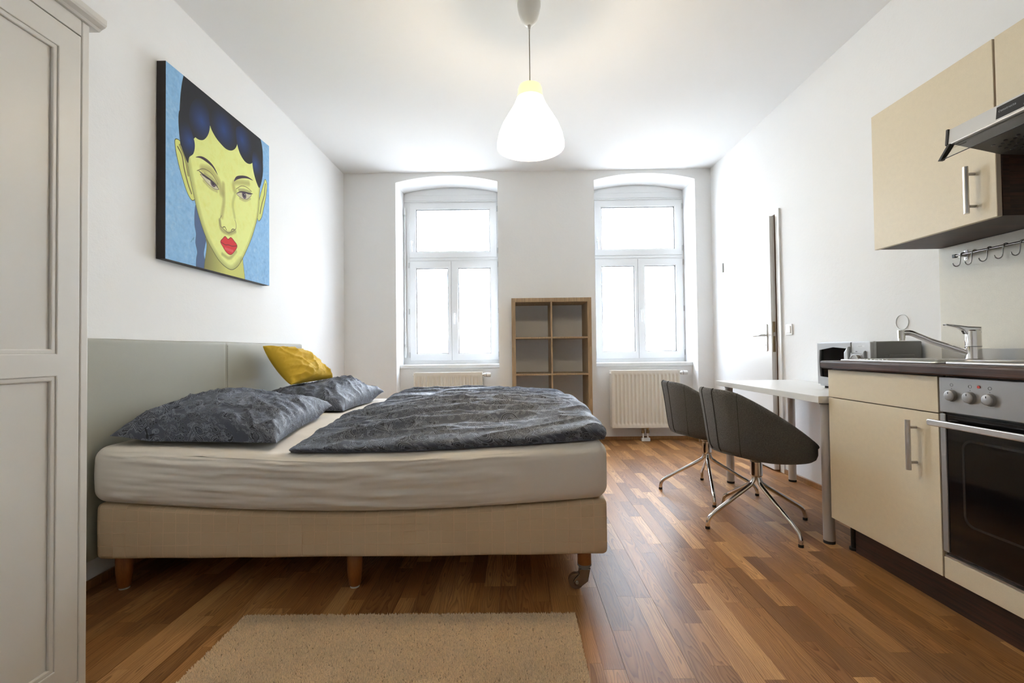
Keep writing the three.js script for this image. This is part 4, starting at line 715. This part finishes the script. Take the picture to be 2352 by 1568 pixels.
// ---------------------------------------------------------------- microwave
{
  const xf = 1.80, xb = 2.055, z0 = -2.748, z1 = -2.335, y0 = TY + 0.012, y1 = 1.0, m = thing('microwave', 'small silver microwave oven on the white table', 'microwave', [(xf + xb) / 2, TY, (z0 + z1) / 2]);
  part('body', bx(xf + 0.022, xb, y0, y1 - 0.002, z0, z1, 0.006), M.greyPaint, m);
  part('side_emboss', join(bx(xf + 0.09, xb - 0.04, y0 + 0.05, y1 - 0.07, z1 - 0.004, z1 + 0.004, 0.004), bx(xf + 0.062, xf + 0.082, y0 + 0.05, y1 - 0.075, z1 - 0.004, z1 + 0.004, 0.004)), M.greyPaint, m);
  part('face', bx(xf + 0.010, xf + 0.026, y0, y1, z0 - 0.001, z1 + 0.001, 0.005), M.silverPale, m);
  const a = -z1, b = -z0, dz = a + 0.135;                  // the door runs from dz to b, the controls from a to dz
  const d = part('door', extX(poly([[dz + 0.002, y0 + 0.012], [dz + 0.002, y1 - 0.004], [b - 0.002, y1 - 0.004], [b - 0.001, y1 - 0.1], [b - 0.003, y0 + 0.012]], [[[dz + 0.012, y0 + 0.045], [dz + 0.012, y1 - 0.035], [(dz + b) / 2, y1 - 0.026], [b - 0.022, y1 - 0.042], [b - 0.016, y1 - 0.11], [b - 0.024, y0 + 0.052]]]), xf - 0.006, xf + 0.012, 0.004), M.silver, m);
  part('window', bx(xf + 0.0065, xf + 0.0105, y0 + 0.04, y1 - 0.02, -b + 0.012, -dz - 0.006), M.blackGloss, d);
  part('handle', extX(poly([[dz + 0.003, y0 + 0.03], [dz + 0.003, y1 - 0.028], [dz + 0.012, y1 - 0.034], [dz + 0.034, y1 - 0.058], [dz + 0.036, y0 + 0.07], [dz + 0.024, y0 + 0.035]]), xf - 0.022, xf - 0.004, 0.006), M.silverPale, d);
  const cp = part('control_panel', extX(rect(a + 0.002, dz - 0.001, y0 + 0.012, y1 - 0.004, [], 0.006), xf - 0.004, xf + 0.012, 0.003), M.silverPale, m);
  part('raised_panel', extX(poly([[a + 0.03, y0 + 0.03], [dz - 0.006, y0 + 0.03], [dz - 0.006, y1 - 0.06], [a + 0.048, y1 - 0.066], [a + 0.03, y1 - 0.05]]), xf - 0.016, xf - 0.003, 0.005), M.silver, cp);
  for (const y of [0.903, 0.815]) { part('knob', join(cyl([xf - 0.015, y, -a - 0.076], [xf - 0.034, y, -a - 0.076], 0.027, 0.025), ), M.silver, cp); part('knob_ring', new THREE.TorusGeometry(0.026, 0.003, 10, 32).rotateY(PI / 2).translate(xf - 0.034, y, -a - 0.076), M.silverPale, cp); }
  part('print', new THREE.PlaneGeometry(0.05, 0.009).rotateY(-PI / 2).translate(xf - 0.0045, y1 - 0.026, -a - 0.066), std(lin(1, 1, 1), 0.5, { map: paint(256, 46, (g) => { g.fillStyle = '#c9cacb'; g.fillRect(0, 0, 256, 46); g.fillStyle = '#8a8d8f'; g.font = 'bold 40px sans-serif'; g.fillText('exquisit', 20, 36); }) }), cp);
  part('print', bx(xf - 0.0165, xf - 0.0158, 0.945, 0.948, -a - 0.088, -a - 0.076), M.ink, cp);
  for (const [x, z] of [[xf + 0.03, z0 + 0.03], [xf + 0.03, z1 - 0.03], [xb - 0.03, z0 + 0.03], [xb - 0.03, z1 - 0.03]]) part('foot', cyl([x, TY, z], [x, y0 + 0.002, z], 0.011, 0.011, 14), M.rubber, m);
}
// ---------------------------------------------------------------- small wall fittings
{
  const s = thing('light_switch', 'white square light switch on the wall beside the door', 'switch', [XR, 1.105, -3.476]);
  part('plate', bx(XR - 0.009, XR, 1.064, 1.146, -3.517, -3.435, 0.004), M.plastic, s);
  part('rocker', extX(rect(3.449, 3.503, 1.078, 1.132, [], 0.003), XR - 0.014, XR - 0.008, 0.0025), M.plastic, s);
  one('wall_ring', new THREE.TorusGeometry(0.040, 0.0022, 10, 48).rotateY(PI / 2).translate(XR - 0.0024, 1.10, -2.467), M.frame, 'thin white ring fixed on the wall above the microwave', 'ring', [XR - 0.004, 1.06, -2.467]);
}
// ---------------------------------------------------------------- kitchen along the right wall
const K = 1.522, KZ0 = -2.252, KZ1 = -1.668, OZ1 = -1.066, CT = 0.868, WT = 0.906;
const bar = (x, y0, y1, z, stand) => ({ grip: cyl([x, y0, z], [x, y1, z], 0.0085, 0.0085, 24), posts: [y0 + 0.028, y1 - 0.028].map((y) => cyl([x, y, z], [x + stand, y, z], 0.0055, 0.0055, 16)) });
const barHandle = (x, y0, y1, z, stand, parent) => { const h = bar(x, y0, y1, z, stand), o = part('handle', h.grip, M.steel, parent, 'brushed steel bar handle'); part('handle_post', join(h.posts), M.satin, o); };
{
  const c = thing('base_cabinet', 'cream kitchen base cabinet with a bar handle under the sink', 'cabinet', [1.8, 0, (KZ0 + KZ1) / 2]);
  part('body', bx(K + 0.02, XR - 0.03, 0.148, CT - 0.002, KZ0 + 0.002, KZ1 - 0.002), M.carcass, c);
  part('drawer_front', bx(K, K + 0.018, 0.731, CT - 0.006, KZ0, KZ1 - 0.004, 0.0015), M.cream, c);
  const d = part('door', bx(K, K + 0.018, 0.147, 0.727, KZ0, KZ1 - 0.004, 0.0015), M.cream, c);
  part('edge_band', join(bx(K + 0.002, K + 0.0178, 0.149, 0.725, KZ1 - 0.0042, KZ1 - 0.0034), bx(K + 0.002, K + 0.0178, 0.733, CT - 0.008, KZ1 - 0.0042, KZ1 - 0.0034)), M.creamEdge, d);
  barHandle(K - 0.032, 0.503, 0.692, KZ1 - 0.098, 0.033, d);
  for (const [x, z] of [[1.612, KZ0 + 0.022], [1.98, KZ0 + 0.04]]) part('leg', join(cyl([x, 0, z], [x, 0.012, z], 0.02), cyl([x, 0.01, z], [x, 0.149, z], 0.013)), M.black, c);
}
one('plinth', bx(1.598, 1.614, 0.0, 0.142, KZ0 + 0.052, OZ1, 0.001), M.carcass, 'dark brown wooden plinth below the kitchen cabinets', 'plinth', [1.606, 0, -1.63]);
{ // low unit under the oven, with a cream front
  const c = thing('drawer_unit', 'low cream drawer front beneath the built-in oven', 'drawer', [1.8, 0.147, (KZ1 + OZ1) / 2]);
  part('body', bx(K + 0.02, XR - 0.03, 0.148, 0.236, KZ1 + 0.001, OZ1 - 0.001), M.carcass, c);
  part('drawer_front', bx(K, K + 0.018, 0.147, 0.222, KZ1 + 0.003, OZ1 - 0.003, 0.0015), M.cream, c);
  part('strip', bx(K + 0.004, K + 0.02, 0.2235, 0.230, KZ1 + 0.004, OZ1 - 0.003), M.satin, c);
}
{
  const za = KZ1 + 0.008, zb = OZ1 - 0.006, o = thing('oven', 'built-in oven with silver control panel and black glass door', 'oven', [1.76, 0.24, (za + zb) / 2]);
  part('body', bx(K + 0.024, XR - 0.06, 0.238, CT - 0.004, KZ1 + 0.002, OZ1 - 0.002), M.black, o);
  const pn = part('control_panel', bx(K - 0.006, K + 0.024, 0.738, 0.862, za, zb, 0.003), M.silver, o);
  for (const [z, y] of [[-1.612, 0.799], [-1.547, 0.798], [-1.483, 0.797], [-1.30, 0.797]]) {
    const k = part('knob', cyl([K - 0.006, y, z], [K - 0.017, y, z], 0.0205, 0.0185, 36), M.silver, pn);
    part('knob_cap', lathe([[0.0172, 0], [0.0172, 0.001], [0.013, 0.0028], [0, 0.0034]], [0, 0, 0], 32).rotateZ(PI / 2).translate(K - 0.017, y, z), M.silver, k);
    part('tick', bx(K - 0.0212, K - 0.0188, y + 0.006, y + 0.0125, z - 0.0009, z + 0.0009), M.ink, k);
    part('print', new THREE.TorusGeometry(0.0052, 0.00045, 6, 28).rotateY(PI / 2).translate(K - 0.0062, y + 0.037, z), M.ink, pn);
    part('print', cyl([K - 0.0066, y + 0.0245, z], [K - 0.006, y + 0.0245, z], 0.0011, 0.0011, 10), M.ink, pn);
  }
  part('pilot_lamp', cyl([K - 0.0085, 0.836, -1.517], [K - 0.006, 0.836, -1.517], 0.0048, 0.0042, 18), M.red, pn, 'small red pilot lamp');
  const d = part('door', bx(K - 0.002, K + 0.022, 0.246, 0.730, za + 0.001, zb - 0.001, 0.002), M.blackGloss, o, 'black glass oven door');
  for (const [a, b] of [[za, za + 0.021], [zb - 0.021, zb]]) part('side_trim', bx(K - 0.006, K + 0.004, 0.244, 0.732, a, b, 0.002), M.silver, d);
  part('window_frame', extX(rect(-zb + 0.07, -za - 0.075, 0.36, 0.655, [[-zb + 0.078, -za - 0.083, 0.368, 0.647, 0.03]], 0.035), K - 0.0026, K - 0.0018, 0), std(lin(0.02, 0.02, 0.021), 0.25), d);
  const h = part('handle', extX(rect(-zb + 0.002, -za + 0.004, 0.690, 0.712, [], 0.008), K - 0.052, K - 0.040, 0.003), M.steel, d, 'steel oven door handle');
  part('handle_post', join(bx(K - 0.042, K - 0.004, 0.694, 0.708, za + 0.010, za + 0.026, 0.002), bx(K - 0.042, K - 0.004, 0.694, 0.708, zb - 0.026, zb - 0.010, 0.002)), M.satin, h);
}
one('worktop', extZ(poly([[1.492, CT + 0.006], [1.496, CT + 0.001], [XR - 0.002, CT + 0.001], [XR - 0.002, WT], [1.500, WT], [1.494, WT - 0.003], [1.491, WT - 0.009]]), -2.262, OZ1 + 0.01, 0), M.darkWood, 'dark brown kitchen worktop carrying the sink and the hob', 'worktop', [1.78, CT, -1.66]);
{ // sink with a ribbed drainer
  const x0 = 1.545, x1 = 2.0, z0 = -2.215, z1 = -1.69, s = thing('sink', 'stainless steel inset sink with drainer in the worktop', 'sink', [1.77, WT, -1.95]);
  part('rim', extY(rect(x0, x1, -z1, -z0, [[x0 + 0.05, x1 - 0.12, -z1 + 0.03, -z1 + 0.26, 0.05]], 0.03), WT, WT + 0.007, 0.003), M.steel, s);
  part('basin', join(bx(x0 + 0.045, x1 - 0.115, WT + 0.0003, WT + 0.0015, z1 - 0.265, z1 - 0.025)), M.satin, s);
  for (let i = 0; i < 9; i++) { const z = z0 + 0.035 + i * 0.022; part('drainer_rib', bx(x0 + 0.06, x1 - 0.13, WT + 0.006, WT + 0.0095, z, z + 0.009, 0.0015), M.steel, s); }
}
{ // mixer tap
  const X = 1.925, Z = -1.945, b = WT + 0.007, t = thing('tap', 'chrome single lever mixer tap at the sink', 'tap', [X, b, Z]);
  part('body', lathe([[0, 0], [0.027, 0], [0.028, 0.004], [0.0265, 0.01], [0.026, 0.052], [0.0265, 0.054], [0.0265, 0.056], [0.0255, 0.058], [0.0255, 0.118], [0.024, 0.124], [0, 0.126]], [X, b, Z], 40), M.chrome, t);
  part('seam_ring', new THREE.TorusGeometry(0.0258, 0.0012, 8, 40).rotateX(PI / 2).translate(X, b + 0.055, Z), M.black, t);
  const tip = [1.712, b + 0.118, -2.05];
  const sp = part('spout', tube([[X - 0.015, b + 0.026, Z - 0.006], [X - 0.05, b + 0.045, Z - 0.024], [1.80, b + 0.082, -2.008], [1.752, b + 0.112, -2.031], [1.738, b + 0.118, -2.038], tip], 0.0125, 60, 18, 0.25), M.chrome, t);
  part('aerator', join(cyl([tip[0] + 0.002, tip[1] - 0.024, tip[2]], [tip[0] + 0.002, tip[1] + 0.011, tip[2]], 0.0135, 0.0145), cyl([tip[0] + 0.002, tip[1] - 0.034, tip[2]], [tip[0] + 0.002, tip[1] - 0.024, tip[2]], 0.0125)), M.chrome, sp);
  part('lever', extX(poly([[0, 0], [0, 0]].slice(0, 0).concat([[-0.022, 0], [0.02, 0], [0.018, 0.016], [-0.02, 0.016]])), 0, 0.001, 0).scale(0, 0, 0).translate(X, b + 0.12, Z), M.chrome, t);
  t.remove(t.children[t.children.length - 1]);
  const lv = extZ(poly([[0.024, 0.112], [0.024, 0.136], [-0.02, 0.140], [-0.06, 0.148], [-0.088, 0.153], [-0.094, 0.150], [-0.09, 0.146], [-0.05, 0.134], [-0.034, 0.122], [-0.028, 0.108], [-0.02, 0.104]]), -0.016, 0.016, 0.005);
  part('lever', lv.rotateY(-0.45).translate(X, b, Z), M.chrome, t);
}
{ // ceramic hob in a steel frame
  const x0 = 1.548, x1 = 2.035, z0 = -1.672, z1 = -1.09, h = thing('hob', 'black ceramic hob in a steel frame set in the worktop', 'hob', [1.79, WT, -1.38]);
  part('frame', extY(rect(x0, x1, -z1, -z0, [[x0 + 0.013, x1 - 0.013, -z1 + 0.013, -z0 - 0.013, 0.01]], 0.012), WT, WT + 0.009, 0.003), M.steel, h);
  part('plate', bx(x0 + 0.012, x1 - 0.012, WT + 0.001, WT + 0.006, z0 + 0.012, z1 - 0.012), M.blackGloss, h);
  for (const [x, z, r] of [[1.67, -1.53, 0.075], [1.90, -1.53, 0.09], [1.67, -1.25, 0.09], [1.90, -1.25, 0.075]]) part('cooking_zone', new THREE.TorusGeometry(r, 0.0008, 6, 48).rotateX(PI / 2).translate(x, WT + 0.006, z), M.satin, h);
}
one('backsplash', bx(XR - 0.009, XR - 0.0005, WT + 0.001, 1.439, -2.238, OZ1, 0.001), M.splash, 'cream splashback panel on the wall behind the tap', 'splashback', [XR - 0.005, WT, -1.65]);
one('worktop_upstand', bx(XR - 0.03, XR - 0.0095, WT + 0.0005, 0.958, -2.215, OZ1, 0.003), M.upstand, 'pale grey upstand strip along the back of the worktop', 'upstand', [XR - 0.02, WT, -1.65]);

// ---------------------------------------------------------------- wall cabinets and hood
const UX = 1.755, UY0 = 1.442, UY1 = 2.092, UZ0 = -2.24, UZ1 = -1.668;
{
  const c = thing('wall_cabinet', 'tall cream wall cabinet with a bar handle beside the extractor hood', 'cabinet', [1.92, UY0, (UZ0 + UZ1) / 2]);
  part('body', bx(UX + 0.0195, XR - 0.001, UY0, UY1, UZ0, UZ1, 0.001), M.carcass, c, 'dark brown cabinet body');
  const d = part('door', bx(UX, UX + 0.0185, UY0 - 0.002, UY1, UZ0 - 0.002, UZ1 - 0.004, 0.0015), M.cream, c);
  part('edge_band', bx(UX + 0.001, UX + 0.018, UY0, UY1 - 0.002, UZ1 - 0.0042, UZ1 - 0.0032), M.creamEdge, d);
  barHandle(UX - 0.033, 1.473, 1.652, UZ1 - 0.082, 0.034, d);
  const c2 = thing('wall_cabinet', 'short cream wall cabinet above the extractor hood', 'cabinet', [1.92, 1.75, (UZ1 + OZ1) / 2]);
  part('body', bx(UX + 0.0195, XR - 0.001, 1.752, UY1, UZ1 + 0.002, OZ1, 0.001), M.carcass, c2);
  part('door', bx(UX, UX + 0.0185, 1.752, UY1, UZ1 + 0.004, OZ1 - 0.002, 0.0015), M.cream, c2);
}
{
  const z0 = UZ1 + 0.004, z1 = OZ1 - 0.003, xf = 1.572, h = thing('extractor_hood', 'pull-out extractor hood with silver front and glass visor', 'hood', [1.82, 1.66, (z0 + z1) / 2]);
  part('housing', extZ(poly([[xf + 0.012, 1.702], [UX + 0.004, 1.662], [XR - 0.012, 1.650], [XR - 0.012, 1.7495], [xf + 0.012, 1.7495]]), z0 + 0.003, z1 - 0.003, 0.001), M.hoodGrey, h);
  const fr = part('front', extZ(poly([[xf, 1.700], [xf + 0.014, 1.696], [xf + 0.016, 1.750], [xf + 0.006, 1.752]]), z0 + 0.006, z1 - 0.006, 0.001), M.silverPale, h, 'silver front strip');
  part('lower_lip', cyl([xf + 0.006, 1.699, z0 + 0.006], [xf + 0.006, 1.699, z1 - 0.006], 0.0055), M.satin, h);
  for (const [a, b] of [[z0 - 0.004, z0 + 0.0065], [z1 - 0.0065, z1 + 0.004]]) part('end_cap', extZ(poly([[xf - 0.003, 1.698], [xf + 0.016, 1.690], [xf + 0.022, 1.753], [xf + 0.002, 1.755]]), a, b, 0.002), M.black, h);
  const plate = new THREE.PlaneGeometry(0.27, 0.040);
  const tx = paint(1024, 152, (g) => { g.fillStyle = '#1c1d20'; g.fillRect(0, 0, 1024, 152); g.fillStyle = '#9a9ca0'; g.font = 'bold 38px sans-serif'; g.fillText('Constructa', 24, 76); g.strokeStyle = '#80868a'; g.lineWidth = 4; g.beginPath(); g.arc(322, 118, 13, 0, 7); g.moveTo(322, 105); g.lineTo(336, 92); g.stroke(); });
  part('name_plate', plate.rotateY(-PI / 2).rotateZ(-0.11).translate(xf + 0.0022, 1.7255, -1.358), std(lin(1, 1, 1), 0.7, { map: tx }), fr, 'black control plate with lettering');
  for (const z of [-1.385, -1.27]) part('knob', cyl([xf + 0.003, 1.728, z], [xf - 0.012, 1.728, z], 0.014, 0.012), M.black, fr);
  const holes = []; for (let i = 0; i < 11; i++) for (let j = 0; j < 26; j++) { const x = UX - 0.06 + i * 0.022 + (j % 2) * 0.011, y = x < UX + 0.004 ? lerp(1.702, 1.662, (x - xf - 0.012) / (UX + 0.004 - xf - 0.012)) : lerp(1.662, 1.650, (x - UX) / 0.3); holes.push(cyl([x, y - 0.0012, z0 + 0.045 + j * 0.0198], [x, y + 0.003, z0 + 0.045 + j * 0.0198], 0.0062, 0.0062, 8)); }
  part('filter_holes', join(holes), M.black, h);
  const vb = [xf - 0.032, 1.640], vt = [xf + 0.008, 1.694];
  for (const z of [z0 + 0.004, z1 - 0.016]) part('visor_arm', extZ(poly([[vt[0] - 0.010, vt[1] + 0.004], [vt[0] + 0.008, vt[1] + 0.002], [vb[0] + 0.010, vb[1] - 0.002], [vb[0] - 0.006, vb[1] - 0.002]]), z, z + 0.012, 0.0015), M.black, h);
  const vis = extZ(poly([[vt[0] - 0.002, vt[1]], [vt[0] + 0.002, vt[1]], [vb[0] + 0.004, vb[1]], [vb[0], vb[1]]]), z0 + 0.010, z1 - 0.010, 0);
  const vq = new THREE.PlaneGeometry(z1 - z0 - 0.02, Math.hypot(vt[0] - vb[0], vt[1] - vb[1])).rotateY(-PI / 2).rotateZ(Math.atan2(vb[0] - vt[0], vt[1] - vb[1]) + 0).translate((vt[0] + vb[0]) / 2, (vt[1] + vb[1]) / 2, (z0 + z1) / 2);
  part('visor', vq, phy(lin(0.82, 0.85, 0.84), 0.02, { transmission: 1, thickness: 0, ior: 1.5 }), h, 'clear glass visor');
  part('visor_edge', cyl([vb[0] + 0.002, vb[1], z0 + 0.014], [vb[0] + 0.002, vb[1], z1 - 0.014], 0.0016, 0.0016, 8), M.black, h);
}
{ // hook rail below the wall cabinet
  const X = 2.030, Y = 1.384, za = -2.128, zb = -1.45, r = thing('hook_rail', 'black and chrome rail for hooks under the wall cabinet', 'rail', [X, Y, (za + zb) / 2]);
  part('rod', cyl([X, Y, za], [X, Y, zb], 0.0055), M.darkSteel, r);
  part('end_cap', bx(X - 0.007, X + 0.007, Y - 0.008, Y + 0.008, za - 0.004, za + 0.012, 0.002), M.black, r); part('end_cap', bx(X - 0.007, X + 0.007, Y - 0.008, Y + 0.008, zb - 0.012, zb + 0.004, 0.002), M.black, r);
  for (const z of [za + 0.026, zb - 0.026]) { const b = part('bracket', join(bx(XR - 0.0125, XR - 0.0095, Y - 0.022, Y + 0.022, z - 0.008, z + 0.008, 0.001), bx(X, XR - 0.0095, Y - 0.009, Y + 0.009, z - 0.007, z + 0.007, 0.002)), M.steel, r); part('screw', join(cyl([XR - 0.015, Y + 0.016, z], [XR - 0.012, Y + 0.016, z], 0.004), cyl([XR - 0.015, Y - 0.016, z], [XR - 0.012, Y - 0.016, z], 0.004)), M.satin, b); }
  const shapeOf = () => tube([[0.001, -0.004, 0], [0.0075, 0.0, 0], [0.005, 0.007, 0], [-0.001, 0.0083, 0], [-0.0072, 0.004, 0], [-0.0085, -0.006, 0], [-0.010, -0.030, 0], [-0.013, -0.046, -0.002], [-0.022, -0.052, -0.005], [-0.030, -0.046, -0.008], [-0.033, -0.036, -0.010]], 0.0022, 48, 8);
  const places = [['first from the rail end above the worktop edge', -2.085, 0.5], ['', -2.033, 0.9], ['', -1.968, 0.3], ['', -1.903, 0.5], ['', -1.838, 0.6], ['', -1.773, 0.5]];
  places.forEach(([, z, t]) => one('hook', shapeOf().rotateY(-t).translate(X, Y, z), M.darkSteel, 'small chrome hook hanging from the rail under the wall cabinet', 'hook', [X, Y - 0.05, z], 'hooks on the rail'));
}
renderer.render(scene, camera);
